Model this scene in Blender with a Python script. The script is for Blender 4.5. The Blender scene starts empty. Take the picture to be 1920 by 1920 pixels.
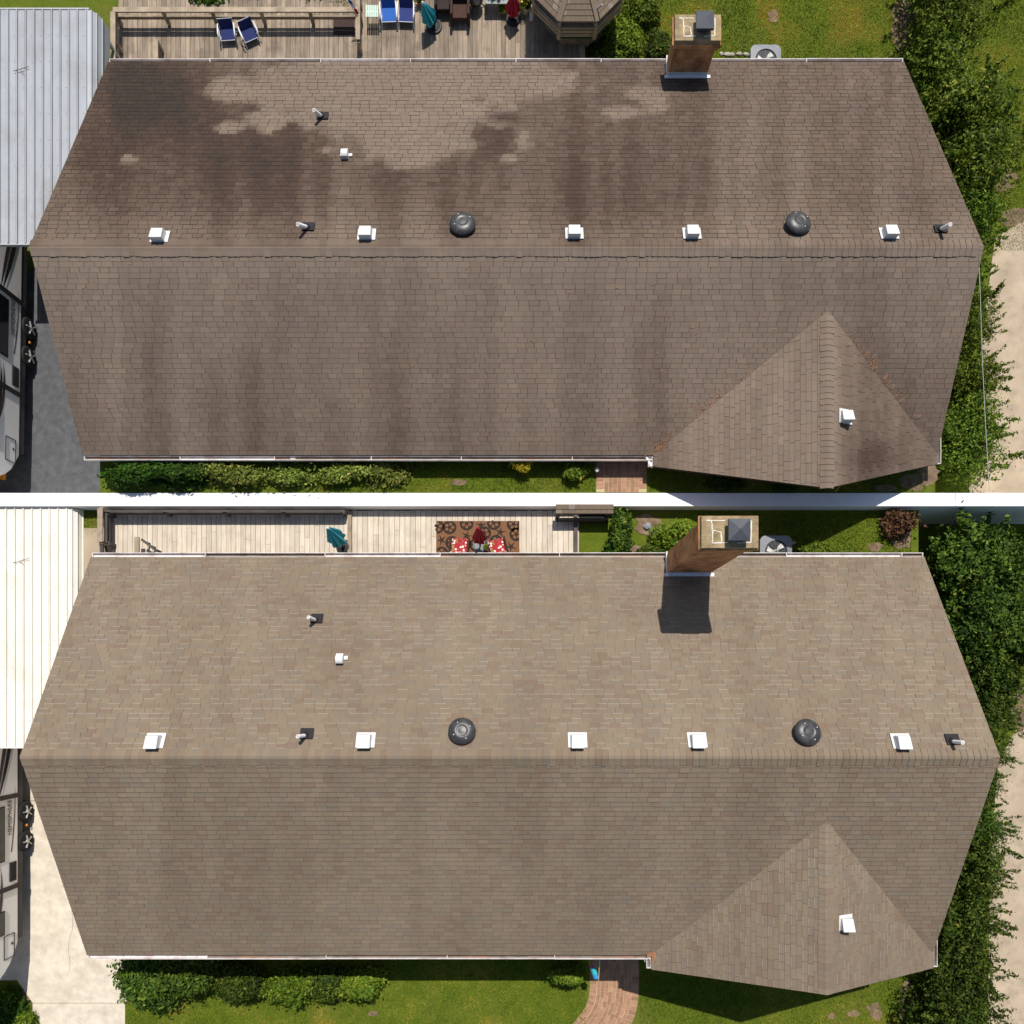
import bpy, math, random
import numpy as np
from mathutils import Vector, Matrix

R = math.radians
rng = random.Random(7)
C = bpy.context.scene.collection
scene = bpy.context.scene

# ------------------------------------------------------------------ camera, sky, sun, exposure
CAM_H = 21.0          # drone height (m) above the lower lot
FPX, NADIR = 1320.0, 1300.0
cam_d = bpy.data.cameras.new('camera'); cam = bpy.data.objects.new('camera', cam_d); C.objects.link(cam)
cam.location = (0, 0, CAM_H); cam.rotation_euler = (0, 0, 0)
cam_d.sensor_width = 36; cam_d.lens = 36 * FPX / 1920
cam_d.shift_y = (NADIR - 960) / 1920
cam_d.clip_end = 2000; cam_d.clip_start = 0.1
scene.camera = cam
scene.render.resolution_x = 1024; scene.render.resolution_y = 1024
SUN_EL, SUN_AZ = 58.5, 10.0
world = bpy.data.worlds.new('World'); scene.world = world; world.use_nodes = True
wn = world.node_tree.nodes; wl = world.node_tree.links
sky = wn.new('ShaderNodeTexSky'); sky.sky_type = 'NISHITA'; sky.sun_disc = False
sky.sun_elevation = R(SUN_EL); sky.sun_rotation = R(SUN_AZ)
bg = wn['Background']; bg.inputs['Strength'].default_value = 0.09
wl.new(sky.outputs['Color'], bg.inputs['Color'])
sd = bpy.data.lights.new('sun', 'SUN'); sun = bpy.data.objects.new('sun', sd); C.objects.link(sun)
sd.energy = 4.6; sd.angle = R(0.5); sd.color = (1.0, 0.955, 0.89)
sv = Vector((math.sin(R(SUN_AZ)) * math.cos(R(SUN_EL)), math.cos(R(SUN_AZ)) * math.cos(R(SUN_EL)), math.sin(R(SUN_EL))))
sun.rotation_euler = sv.to_track_quat('Z', 'Y').to_euler(); sun.location = (0, 0, 60)
scene.view_settings.view_transform = 'Standard'; scene.view_settings.look = 'None'
scene.view_settings.gamma = 1; scene.view_settings.exposure = 0.1

def W(px, py, z):
    """point at height z that stands where the survey sketch has (px, py)"""
    d = CAM_H - z
    return ((px - 960) * d / FPX, (NADIR - py) * d / FPX, z)

# ------------------------------------------------------------------ materials
MATS = {}
def _new(name):
    m = bpy.data.materials.new(name); m.use_nodes = True
    nt = m.node_tree; b = nt.nodes['Principled BSDF']
    return m, nt, nt.nodes, nt.links, b
def _mix(nt, mode, fac, a, b):
    n = nt.nodes.new('ShaderNodeMix'); n.data_type = 'RGBA'; n.blend_type = mode
    for sock, v in ((n.inputs[0], fac), (n.inputs[6], a), (n.inputs[7], b)):
        if hasattr(v, 'is_output'): nt.links.new(v, sock)
        elif isinstance(v, (int, float)) : sock.default_value = v
        else: sock.default_value = (*v[:3], 1)
    return n.outputs[2]
def _noise(nt, scale, detail=4, rough=.6, coord='Object', stretch=None):
    tc = nt.nodes.new('ShaderNodeTexCoord'); n = nt.nodes.new('ShaderNodeTexNoise')
    n.inputs['Scale'].default_value = scale; n.inputs['Detail'].default_value = detail; n.inputs['Roughness'].default_value = rough
    if stretch:
        mp = nt.nodes.new('ShaderNodeMapping'); mp.inputs['Scale'].default_value = stretch
        nt.links.new(tc.outputs[coord], mp.inputs[0]); nt.links.new(mp.outputs[0], n.inputs['Vector'])
    else: nt.links.new(tc.outputs[coord], n.inputs['Vector'])
    return n.outputs['Fac']
def _ramp(nt, v, stops, interp='LINEAR'):
    r = nt.nodes.new('ShaderNodeValToRGB'); r.color_ramp.interpolation = interp
    e = r.color_ramp.elements
    while len(e) < len(stops): e.new(.5)
    for i, (p, c) in enumerate(stops):
        e[i].position = p; e[i].color = (*c, 1) if len(c) == 3 else c
    nt.links.new(v, r.inputs[0]); return r.outputs['Color']
def _attr(nt, name):
    a = nt.nodes.new('ShaderNodeAttribute'); a.attribute_name = name; return a.outputs['Fac']
def _bump(nt, b, h, strength, dist=.01):
    n = nt.nodes.new('ShaderNodeBump'); n.inputs['Strength'].default_value = strength; n.inputs['Distance'].default_value = dist
    nt.links.new(h, n.inputs['Height']); nt.links.new(n.outputs[0], b.inputs['Normal'])
def _map(nt, v, a, b, c, d):
    n = nt.nodes.new('ShaderNodeMapRange'); nt.links.new(v, n.inputs[0])
    for i, x in enumerate((a, b, c, d)): n.inputs[i + 1].default_value = x
    return n.outputs[0]

def M(name, col, rough=.7, var=.18, ns=9, bump=0, tint=0, metal=0, dirt=None, dirt_amt=.4, dirt_scale=1.5, fine=60, stretch=None, spec=.3):
    if name in MATS: return MATS[name]
    m, nt, N, L, b = _new(name)
    lo = tuple(max(0, c * (1 - var)) for c in col); hi = tuple(min(1, c * (1 + var)) for c in col)
    n1 = _noise(nt, ns, stretch=stretch)
    c = _ramp(nt, n1, [(.3, lo), (.7, hi)])
    if fine:
        f = _noise(nt, fine, 2, .7)
        g = _ramp(nt, f, [(.3, (1 - var * .7,) * 3), (.7, (1 + 0 * var,) * 3)])
        c = _mix(nt, 'MULTIPLY', 1.0, c, g)
    if tint:
        t = _map(nt, _attr(nt, 'tint'), 0, 1, 1 - tint, 1 + tint)
        cx = N.new('ShaderNodeCombineColor')
        for i in range(3): L.new(t, cx.inputs[i])
        c = _mix(nt, 'MULTIPLY', 1.0, c, cx.outputs[0])
    if dirt:
        d = _noise(nt, dirt_scale, 6, .65)
        c = _mix(nt, 'MIX', _map(nt, d, .48, .72, 0, dirt_amt), c, dirt)
    L.new(c, b.inputs['Base Color'])
    b.inputs['Roughness'].default_value = rough; b.inputs['Metallic'].default_value = metal
    b.inputs['Specular IOR Level'].default_value = spec
    if bump: _bump(nt, b, _noise(nt, fine or 40, 3, .7), bump)
    MATS[name] = m; return m

def leaf_mat(name, dark, mid, light, trans=.28):
    m, nt, N, L, b = _new(name)
    oi = N.new('ShaderNodeObjectInfo')
    t = _attr(nt, 'tint')
    c = _ramp(nt, t, [(0, dark), (.5, mid), (.93, light), (1, (min(1, light[0] * 1.5), light[1] * .95, light[2]))])
    hv = N.new('ShaderNodeHueSaturation'); L.new(c, hv.inputs['Color'])
    L.new(_map(nt, oi.outputs['Random'], 0, 1, .8, 1.2), hv.inputs['Value'])
    L.new(_map(nt, oi.outputs['Random'], 0, 1, .49, .51), hv.inputs['Hue'])
    L.new(hv.outputs[0], b.inputs['Base Color'])
    b.inputs['Roughness'].default_value = .6; b.inputs['Specular IOR Level'].default_value = .12
    tr = N.new('ShaderNodeBsdfTranslucent'); L.new(hv.outputs[0], tr.inputs['Color'])
    ms = N.new('ShaderNodeMixShader'); ms.inputs[0].default_value = trans
    L.new(b.outputs[0], ms.inputs[1]); L.new(tr.outputs[0], ms.inputs[2])
    L.new(ms.outputs[0], N['Material Output'].inputs['Surface'])
    MATS[name] = m; return m

def shingle_mat(name, tans, stain_col, moss=(.034, .026, .022)):
    m, nt, N, L, b = _new(name)
    t = _attr(nt, 'tint')
    c = _ramp(nt, t, [(i / (len(tans) - .0), x) for i, x in enumerate(tans)], 'CONSTANT')
    f = _noise(nt, 130, 2, .8); c = _mix(nt, 'MULTIPLY', 1, c, _ramp(nt, f, [(.25, (.78, .78, .78)), (.75, (1.18, 1.18, 1.18))]))
    big = _noise(nt, .45, 5, .6); c = _mix(nt, 'MULTIPLY', 1, c, _ramp(nt, big, [(.3, (.93, .92, .92)), (.7, (1.06, 1.05, 1.03))]))
    s = _attr(nt, 'stain_shade')
    nz = _noise(nt, 3.2, 6, .75)
    ad = N.new('ShaderNodeMath'); ad.operation = 'MULTIPLY_ADD'
    L.new(_map(nt, nz, .25, .75, -.22, .22), ad.inputs[0])
    mm = N.new('ShaderNodeMath'); mm.operation = 'MULTIPLY'; L.new(s, mm.inputs[0])
    om = N.new('ShaderNodeMath'); om.operation = 'SUBTRACT'; om.inputs[0].default_value = 1.35; L.new(s, om.inputs[1]); L.new(om.outputs[0], mm.inputs[1])
    L.new(mm.outputs[0], ad.inputs[1]); L.new(s, ad.inputs[2])
    cl = N.new('ShaderNodeClamp'); L.new(ad.outputs[0], cl.inputs[0])
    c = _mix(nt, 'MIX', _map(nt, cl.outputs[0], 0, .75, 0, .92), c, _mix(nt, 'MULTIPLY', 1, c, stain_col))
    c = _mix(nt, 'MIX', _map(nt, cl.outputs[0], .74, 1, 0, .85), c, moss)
    L.new(c, b.inputs['Base Color']); b.inputs['Roughness'].default_value = .92; b.inputs['Specular IOR Level'].default_value = .15
    _bump(nt, b, f, .5, .004)
    MATS[name] = m; return m

def lawn_mat(name, a, bcol, dry, sc=1.0, dry_amt=.5):
    m, nt, N, L, b = _new(name)
    n1 = _noise(nt, 3.1 * sc, 6, .7); n2 = _noise(nt, 42, 3, .8); n3 = _noise(nt, .55, 5, .65)
    c = _ramp(nt, n1, [(.3, a), (.7, bcol)])
    c = _mix(nt, 'MIX', _map(nt, n3, .5, .75, 0, dry_amt), c, dry)
    c = _mix(nt, 'MULTIPLY', 1, c, _ramp(nt, n2, [(.3, (.5, .52, .5)), (.7, (1.25, 1.2, 1.2))]))
    L.new(c, b.inputs['Base Color']); b.inputs['Roughness'].default_value = .9; b.inputs['Specular IOR Level'].default_value = .1
    _bump(nt, b, n2, .9, .03)
    MATS[name] = m; return m

# ------------------------------------------------------------------ mesh helpers
def wloc(o):
    v = Vector((0, 0, 0))
    while o is not None: v += o.location; o = o.parent
    return v
class MB:
    def __init__(s): s.v = []; s.f = []; s.t = []; s.m = []
    def add(s, vs, fs, tint=None, mat=0):
        k = len(s.v); s.v.extend(tuple(p) for p in vs)
        tt = rng.random() if tint is None else tint
        for f in fs: s.f.append(tuple(i + k for i in f)); s.t.append(tt); s.m.append(mat)
    def quad(s, a, b, c, d, tint=None, mat=0): s.add((a, b, c, d), ((0, 1, 2, 3),), tint, mat)
    def box(s, c, size, rz=0, tint=None, mat=0, taper=1.0, M4=None):
        x, y, z = (k / 2 for k in size); P = []
        for dz in (-1, 1):
            k = taper if dz > 0 else 1
            for dx, dy in ((-1, -1), (1, -1), (1, 1), (-1, 1)):
                p = Vector((dx * x * k, dy * y * k, dz * z))
                if rz: p.rotate(Matrix.Rotation(rz, 3, 'Z'))
                if M4: p = M4 @ p
                P.append(p + Vector(c))
        s.add(P, ((0, 3, 2, 1), (4, 5, 6, 7), (0, 1, 5, 4), (1, 2, 6, 5), (2, 3, 7, 6), (3, 0, 4, 7)), tint, mat)
    def bar(s, p0, p1, w, h, tint=None, mat=0):
        """rectangular bar from p0 to p1 (w across, h up)"""
        p0, p1 = Vector(p0), Vector(p1); d = (p1 - p0).normalized()
        up = Vector((0, 0, 1)) if abs(d.z) < .95 else Vector((0, 1, 0))
        a = d.cross(up).normalized() * (w / 2); b = a.cross(d).normalized() * (h / 2)
        P = [p + q for p in (p0, p1) for q in (-a - b, a - b, a + b, -a + b)]
        s.add(P, ((0, 3, 2, 1), (4, 5, 6, 7), (0, 1, 5, 4), (1, 2, 6, 5), (2, 3, 7, 6), (3, 0, 4, 7)), tint, mat)
    def tube(s, pts, r, n=8, cap=True, tint=None, mat=0):
        pts = [Vector(p) for p in pts]; rs = r if isinstance(r, (list, tuple)) else [r] * len(pts)
        P = []; ref = None
        for i, p in enumerate(pts):
            d = (pts[min(i + 1, len(pts) - 1)] - pts[max(i - 1, 0)]).normalized()
            if ref is None: ref = d.orthogonal().normalized()
            a = (ref - d * ref.dot(d)).normalized(); ref = a; b = d.cross(a)
            for k in range(n):
                t = 2 * math.pi * k / n; P.append(p + (a * math.cos(t) + b * math.sin(t)) * rs[i])
        F = [(i * n + k, i * n + (k + 1) % n, (i + 1) * n + (k + 1) % n, (i + 1) * n + k) for i in range(len(pts) - 1) for k in range(n)]
        if cap: F += [tuple(range(n - 1, -1, -1)), tuple((len(pts) - 1) * n + k for k in range(n))]
        s.add(P, F, tint, mat)
    def lathe(s, prof, c=(0, 0, 0), n=24, M4=None, tint=None, mat=0, wob=None):
        P = []
        for j, (r, z) in enumerate(prof):
            for k in range(n):
                t = 2 * math.pi * k / n; rr = r * (wob(t, j) if wob else 1)
                p = Vector((rr * math.cos(t), rr * math.sin(t), z))
                if M4: p = M4 @ p
                P.append(p + Vector(c))
        F = [(j * n + k, j * n + (k + 1) % n, (j + 1) * n + (k + 1) % n, (j + 1) * n + k) for j in range(len(prof) - 1) for k in range(n)]
        F.append(tuple((len(prof) - 1) * n + k for k in range(n)))
        s.add(P, F, tint, mat)
    def prism(s, poly, z0, z1, tint=None, mat=0):
        n = len(poly); P = [(x, y, z0) for x, y in poly] + [(x, y, z1) for x, y in poly]
        s.add(P, [tuple(range(n - 1, -1, -1)), tuple(range(n, 2 * n))] + [(i, (i + 1) % n, n + (i + 1) % n, n + i) for i in range(n)], tint, mat)
    def build(s, name, mats, parent=None, world=True, smooth=False, bevel=0, pattr=None):
        off = wloc(parent) if (parent is not None and world) else Vector((0, 0, 0))
        me = bpy.data.meshes.new(name)
        me.from_pydata([(p[0] - off.x, p[1] - off.y, p[2] - off.z) for p in s.v], [], s.f)
        mats = mats if isinstance(mats, (list, tuple)) else [mats]
        for m in mats: me.materials.append(m)
        me.polygons.foreach_set('material_index', s.m)
        a = me.attributes.new('tint', 'FLOAT', 'FACE'); a.data.foreach_set('value', s.t)
        if pattr is not None:
            a = me.attributes.new('stain_shade', 'FLOAT', 'POINT'); a.data.foreach_set('value', [float(x) for x in pattr])
        if smooth: me.polygons.foreach_set('use_smooth', [True] * len(me.polygons))
        me.update()
        o = bpy.data.objects.new(name, me); C.objects.link(o)
        if parent is not None: o.parent = parent
        if bevel:
            b = o.modifiers.new('bevel', 'BEVEL'); b.width = bevel; b.segments = 2; b.limit_method = 'ANGLE'
        return o
def tag(o, label=None, cat=None, group=None, kind=None):
    if label: o['label'] = label
    if cat: o['category'] = cat
    if group: o['group'] = group
    if kind: o['kind'] = kind
    return o
def thing(name, label, cat, loc=(0, 0, 0), rz=0, group=None):
    o = bpy.data.objects.new(name, None); C.objects.link(o); o.location = loc; o.rotation_euler.z = rz
    return tag(o, label, cat, group)
def copy_thing(o, loc, rz=0, scale=None, label=None):
    def rec(s, par):
        c = s.copy(); C.objects.link(c)
        if par is not None: c.parent = par
        for ch in s.children: rec(ch, c)
        return c
    c = rec(o, None); c.location = loc; c.rotation_euler.z = rz
    if scale: c.scale = scale
    if label: c['label'] = label
    return c
def struct(name, mb, m): return tag(mb.build(name, m), kind='structure')

# value noise
_g = np.random.RandomState(3).rand(256, 256)
def vnoise(x, y):
    xi, yi = math.floor(x), math.floor(y); fx, fy = x - xi, y - yi
    fx = fx * fx * (3 - 2 * fx); fy = fy * fy * (3 - 2 * fy)
    g = lambda i, j: _g[i & 255, j & 255]
    return (g(xi, yi) * (1 - fx) + g(xi + 1, yi) * fx) * (1 - fy) + (g(xi, yi + 1) * (1 - fx) + g(xi + 1, yi + 1) * fx) * fy
def fbm(x, y, o=4):
    s = 0; a = .5
    for i in range(o): s += a * vnoise(x, y); x = x * 2.03 + 17.3; y = y * 2.03 + 5.1; a *= .5
    return s / (1 - .5 ** o)
def sstep(a, b, x):
    t = min(1, max(0, (x - a) / (b - a))); return t * t * (3 - 2 * t)
# ------------------------------------------------------------------ ground and the levels of the two lots
m_lawn = lawn_mat('lawn_mat', (.085, .135, .012), (.16, .20, .018), (.22, .18, .05))
m_lawn_sun = lawn_mat('lawn_light_mat', (.10, .17, .012), (.165, .225, .02), (.19, .17, .045), 1.3)
m_sand = M('sand_mat', (.47, .375, .265), .95, .25, 2.2, .4, dirt=(.26, .20, .14), dirt_amt=.65, dirt_scale=1.1, fine=90)
m_conc = M('concrete_mat', (.66, .58, .465), .95, .16, 3, .5, dirt=(.40, .34, .26), dirt_amt=.6, dirt_scale=1.3, fine=70)
m_drive_shade = M('shaded_concrete_mat', (.105, .106, .112), .95, .25, 5, .5, dirt=(.07, .07, .072), dirt_amt=.6, dirt_scale=1.2, fine=70)  # upper concrete drive: the shade lying on it is put into this dark grey
m_dirt = M('bare_soil_mat', (.20, .135, .085), .95, .35, 4, .6, dirt=(.36, .28, .18), dirt_amt=.6, dirt_scale=3)
m_added_divider = M('added_divider_mat', (.86, .86, .855), .8, .03, 3, .05, fine=50)

BED_Z, TER_Z = 1.95, 1.6
g = MB(); S = 400
g.quad((-S, -S, 0), (S, -S, 0), (S, S, 0), (-S, S, 0)); struct('ground', g, m_lawn)
# front garden of the upper lot; its raised level is added to catch sun
g = MB(); g.prism([(-11.15, 5.42), (11.45, 5.42), (11.45, 6.95), (-11.15, 6.95)], 0.0, BED_Z); struct('front_garden_lawn', g, m_lawn)
# back terrace of the lower lot
g = MB(); g.prism([(-12.2, 2.95), (11.2, 2.95), (11.2, 5.06), (-12.2, 5.06)], 0.0, TER_Z); struct('back_terrace_lawn', g, m_lawn)
g = MB(); g.prism([(-12.2, 2.95), (-10.86, 2.95), (-10.86, 4.55), (-12.2, 4.55)], TER_Z, TER_Z + .02); struct('side_path', g, m_sand)
# driveways
g = MB(); g.prism([(-19, 5.45), (-11.2, 5.45), (-11.2, 12.6), (-19, 12.6)], 0.004, .02); struct('shaded_driveway', g, m_drive_shade)
g = MB()
a = W(62, 1880, 0); b_ = W(235, 1880, 0); jy = a[1]
g.prism([(-19, jy), (-14.25, -8.7), (a[0], jy - .02), (a[0], jy), ], .004, .02) if False else None
g.prism([(-19, -8.55), (-14.75, -8.55), (a[0], jy), (b_[0], jy), (-10.9, -8.6), (-10.6, -6.0), (-10.6, 2.6), (-19, 2.6)], .004, .02)
g.prism([(a[0], -14), (b_[0], -14), (b_[0], jy - .015), (a[0], jy - .015)], .004, .02)
m_joint = M('concrete_joint_mat', (.20, .165, .12), .95, .3, 5)
rc = random.Random(4)
def crack_line(x, y, a, n, wd):
    for _ in range(n):
        a2 = a + rc.gauss(0, .35); L = rc.uniform(.1, .3); x2, y2 = x + L * math.cos(a2), y + L * math.sin(a2)
        g.bar((x, y, .0215), (x2, y2, .0215), wd, .003, mat=1); x, y = x2, y2
g.bar((-19, -3.2, .0215), (-10.7, -3.2, .0215), .014, .003, mat=1)
crack_line(-13.2, -8.3, 1.4, 16, .008); crack_line(-13.6, -5.0, .4, 8, .006); crack_line(-12.9, -9.8, -1.2, 9, .007)
struct('concrete_driveway', g, [m_conc, m_joint])
# sandy lane on the east side
g = MB()
lane = [(14.15, -14), (14.2, -9), (14.25, -5), (14.5, -1.9), (15.1, -1.0), (16.5, -.9), (22, -1.2), (22, -14)]
g.prism(lane, .004, .014)
lane2 = [(13.6, 5.2), (13.7, 8), (14.0, 10.5), (14.4, 13.6), (15.3, 14.1), (17, 13.8), (22, 13.9), (22, 5.2)]
g.prism(lane2, .004, .014); struct('sandy_lane', g, m_sand)
# bare soil along the tree row
def blob(cx, cy, rx, ry, n=22, seed=0):
    return [(cx + rx * math.cos(2 * math.pi * i / n) * (.7 + .6 * vnoise(i * .9 + seed, seed * 3.1)), cy + ry * math.sin(2 * math.pi * i / n) * (.7 + .6 * vnoise(i * .9 + seed, seed * 3.1))) for i in range(n)]
g = MB()
for i, (px, py, rx, ry, z) in enumerate([(1692, 40, .35, .8, 0), (1702, 95, .3, .6, 0), (1880, 335, .45, .35, 0), (1905, 410, .5, .3, 0), (1712, 903, .35, .25, BED_Z), (1740, 890, .3, .3, BED_Z), (1660, 915, .3, .1, BED_Z),
        (1690, 1010, .3, .3, TER_Z), (1640, 1895, .22, .25, 0), (1700, 1880, .25, .7, 0), (1600, 1900, .18, .1, 0), (1560, 1905, .12, .1, 0), (700, 1900, .15, .08, 0), (1450, 30, .16, .2, 0), (1640, 1025, .2, .12, TER_Z), (860, 905, .25, .08, BED_Z), (1915, 1330, .3, .6, 0), (1215, 985, .35, .3, TER_Z), (1190, 1040, .4, .25, TER_Z), (30, 1870, .5, .3, 0)]):
    x, y, _ = W(px, py, z); g.prism(blob(x, y, rx, ry, seed=i + 1), z + .002, z + .008 + .0005 * i)
struct('bare_soil', g, m_dirt)

# white divider between the two lots: an added border strip, no wall of the place
w = MB(); w.box((0, 5.23, 1.0), (44, .36, 2.0))
tag(w.build('added_divider_strip', m_added_divider, bevel=.012), 'long straight plain white strip added as a divider between the two house lots', 'wall')

# ------------------------------------------------------------------ brick paths
m_brick = M('path_brick_mat', (.36, .20, .125), .9, .16, 12, .3, tint=.22, fine=60)
m_mortar = M('path_mortar_mat', (.50, .40, .22), .95, .12, 10, .3)
def brick_path(name, center, half, z, rows_w=.105, bl=.205):
    """bricks laid lengthwise along a centre line given as points"""
    P = [Vector((x, y)) for x, y in center]; L = [0]
    for i in range(1, len(P)): L.append(L[-1] + (P[i] - P[i - 1]).length)
    def at(s):
        s = max(0, min(L[-1] - 1e-4, s))
        i = max(k for k in range(len(L) - 1) if L[k] <= s)
        d = (P[i + 1] - P[i]); t = (s - L[i]) / (L[i + 1] - L[i]); return P[i] + d * t, None
    def fr(s):
        p, _ = at(s); q, _ = at(s + .12); o, _ = at(s - .12); d = (q - o).normalized(); return p, d, Vector((d.y, -d.x))
    mb = MB()
    n = int(L[-1] / .08)
    for i in range(n):
        (p, d, r), (q, e, t) = fr(i * L[-1] / n), fr((i + 1) * L[-1] / n)
        mb.quad((*(p - r * half), z + .004), (*(p + r * half), z + .004), (*(q + t * half), z + .004), (*(q - t * half), z + .004), mat=1)
    cols = int((2 * half - .42) / rows_w)
    def brick(s0, s1, o0, o1):
        (p, d, r), (q, e, t) = fr(s0), fr(s1)
        A = [(p + r * o0), (p + r * o1), (q + t * o1), (q + t * o0)]
        if o0 > o1: A.reverse()
        mb.add([(*k, z + .004) for k in A] + [(*k, z + .012) for k in A], ((4, 5, 6, 7), (0, 1, 5, 4), (1, 2, 6, 5), (2, 3, 7, 6), (3, 0, 4, 7)))
    gap = .011
    for c in range(cols):
        o0 = -half + .21 + c * (2 * half - .42) / cols; o1 = o0 + (2 * half - .42) / cols - gap
        s = -(c % 2) * bl * .5 - rng.random() * .03
        while s < L[-1]:
            s1 = min(L[-1], s + bl - gap)
            if s1 > max(s, 0) + .02: brick(max(s, 0), s1, o0, o1)
            s += bl
    s = 0
    while s + .1 < L[-1]:
        brick(s, s + .094, -half + .005, -half + .2); brick(s, s + .094, half - .2, half - .005); s += .105
    return tag(mb.build(name, [m_brick, m_mortar]), kind='structure')
brick_path('brick_path', [(2.96, 7.0), (2.96, 6.2), (2.96, 5.44)], .68, BED_Z)
lp = [W(1150, 1740, 0)[:2], W(1151, 1800, 0)[:2], W(1152, 1850, 0)[:2], W(1150, 1875, 0)[:2], W(1146, 1892, 0)[:2], W(1138, 1910, 0)[:2], W(1125, 1930, 0)[:2], W(1105, 1955, 0)[:2], W(1080, 1980, 0)[:2]]
brick_path('curved_brick_path', lp, .73, 0)

# ------------------------------------------------------------------ houses
TAN_OLD = [(.216, .168, .128), (.222, .169, .131), (.210, .165, .130), (.225, .176, .133), (.212, .162, .126)]
TAN_NEW = [(.220, .173, .124), (.232, .182, .129), (.207, .154, .110), (.208, .169, .127), (.226, .177, .124), (.216, .169, .120), (.228, .178, .126), (.30, .255, .21)]  # last tone is the painted glint of sunlit tab edges
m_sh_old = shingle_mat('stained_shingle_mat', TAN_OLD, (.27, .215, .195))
m_sh_new = shingle_mat('clean_shingle_mat', TAN_NEW, (.62, .58, .56), (.12, .10, .08))
m_under = M('underlay_mat', (.045, .036, .03), .95, .2)
m_under_new = M('underlay_light_mat', (.10, .08, .062), .95, .2)
m_gutter = M('gutter_white_mat', (.72, .67, .64), .5, .08, 6, dirt=(.34, .22, .18), dirt_amt=.75, dirt_scale=2.5)
m_gdirt = M('gutter_debris_mat', (.20, .165, .135), .95, .35, 3, .4, dirt=(.30, .13, .06), dirt_amt=.8, dirt_scale=1.2)
m_siding = M('house_wall_mat', (.55, .50, .43), .85, .06, 4)
m_trim = M('white_trim_mat', (.80, .80, .78), .5, .03)
m_glass = M('window_glass_mat', (.03, .04, .05), .08, .1, spec=.6)
m_chim = None
def brick_wall_mat(name, c1, c2, mortar, scale=1.0):
    m, nt, N, L, b = _new(name)
    tc = N.new('ShaderNodeTexCoord'); sp = N.new('ShaderNodeSeparateXYZ'); L.new(tc.outputs['Object'], sp.inputs[0])
    ad = N.new('ShaderNodeMath'); ad.operation = 'ADD'; L.new(sp.outputs[0], ad.inputs[0]); L.new(sp.outputs[1], ad.inputs[1])
    cb = N.new('ShaderNodeCombineXYZ'); L.new(ad.outputs[0], cb.inputs[0]); L.new(sp.outputs[2], cb.inputs[1])
    br = N.new('ShaderNodeTexBrick'); L.new(cb.outputs[0], br.inputs['Vector'])
    br.inputs['Color1'].default_value = (*c1, 1); br.inputs['Color2'].default_value = (*c2, 1); br.inputs['Mortar'].default_value = (*mortar, 1)
    br.inputs['Scale'].default_value = 1; br.inputs['Brick Width'].default_value = .21; br.inputs['Row Height'].default_value = .072; br.inputs['Mortar Size'].default_value = .007
    n1 = _noise(nt, 2.4, 6, .7); c = _mix(nt, 'MULTIPLY', 1, br.outputs['Color'], _ramp(nt, n1, [(.35, (.45, .38, .34)), (.6, (1.1, 1.08, 1.05))]))
    L.new(c, b.inputs['Base Color']); b.inputs['Roughness'].default_value = .92
    _bump(nt, b, br.outputs['Fac'], -.5, .006); MATS[name] = m; return m
m_chim = brick_wall_mat('chimney_brick_mat', (.62, .30, .11), (.48, .21, .08), (.50, .34, .19))
m_cap = M('chimney_cap_mat', (.36, .27, .15), .95, .3, 5, .5, dirt=(.12, .095, .06), dirt_amt=.7, dirt_scale=4, fine=40)
m_crack = M('crack_sealant_mat', (.75, .71, .60), .9, .1)
m_flue = M('flue_metal_mat', (.055, .06, .075), .55, .1, spec=.4)
m_flash = M('flashing_mat', (.80, .79, .77), .6, .08, dirt=(.5, .3, .2), dirt_amt=.4)
m_vent = M('vent_white_mat', (.66, .66, .65), .55, .06, 12, dirt=(.46, .43, .39), dirt_amt=.4, dirt_scale=6)
m_vent_dk = M('vent_black_mat', (.035, .034, .036), .42, .15, 14, dirt=(.12, .115, .11), dirt_amt=.5, dirt_scale=9, spec=.5)
m_pvc = M('pvc_mat', (.82, .80, .77), .5, .04)
m_rub = M('rubber_boot_mat', (.022, .02, .022), .8, .1)

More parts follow.
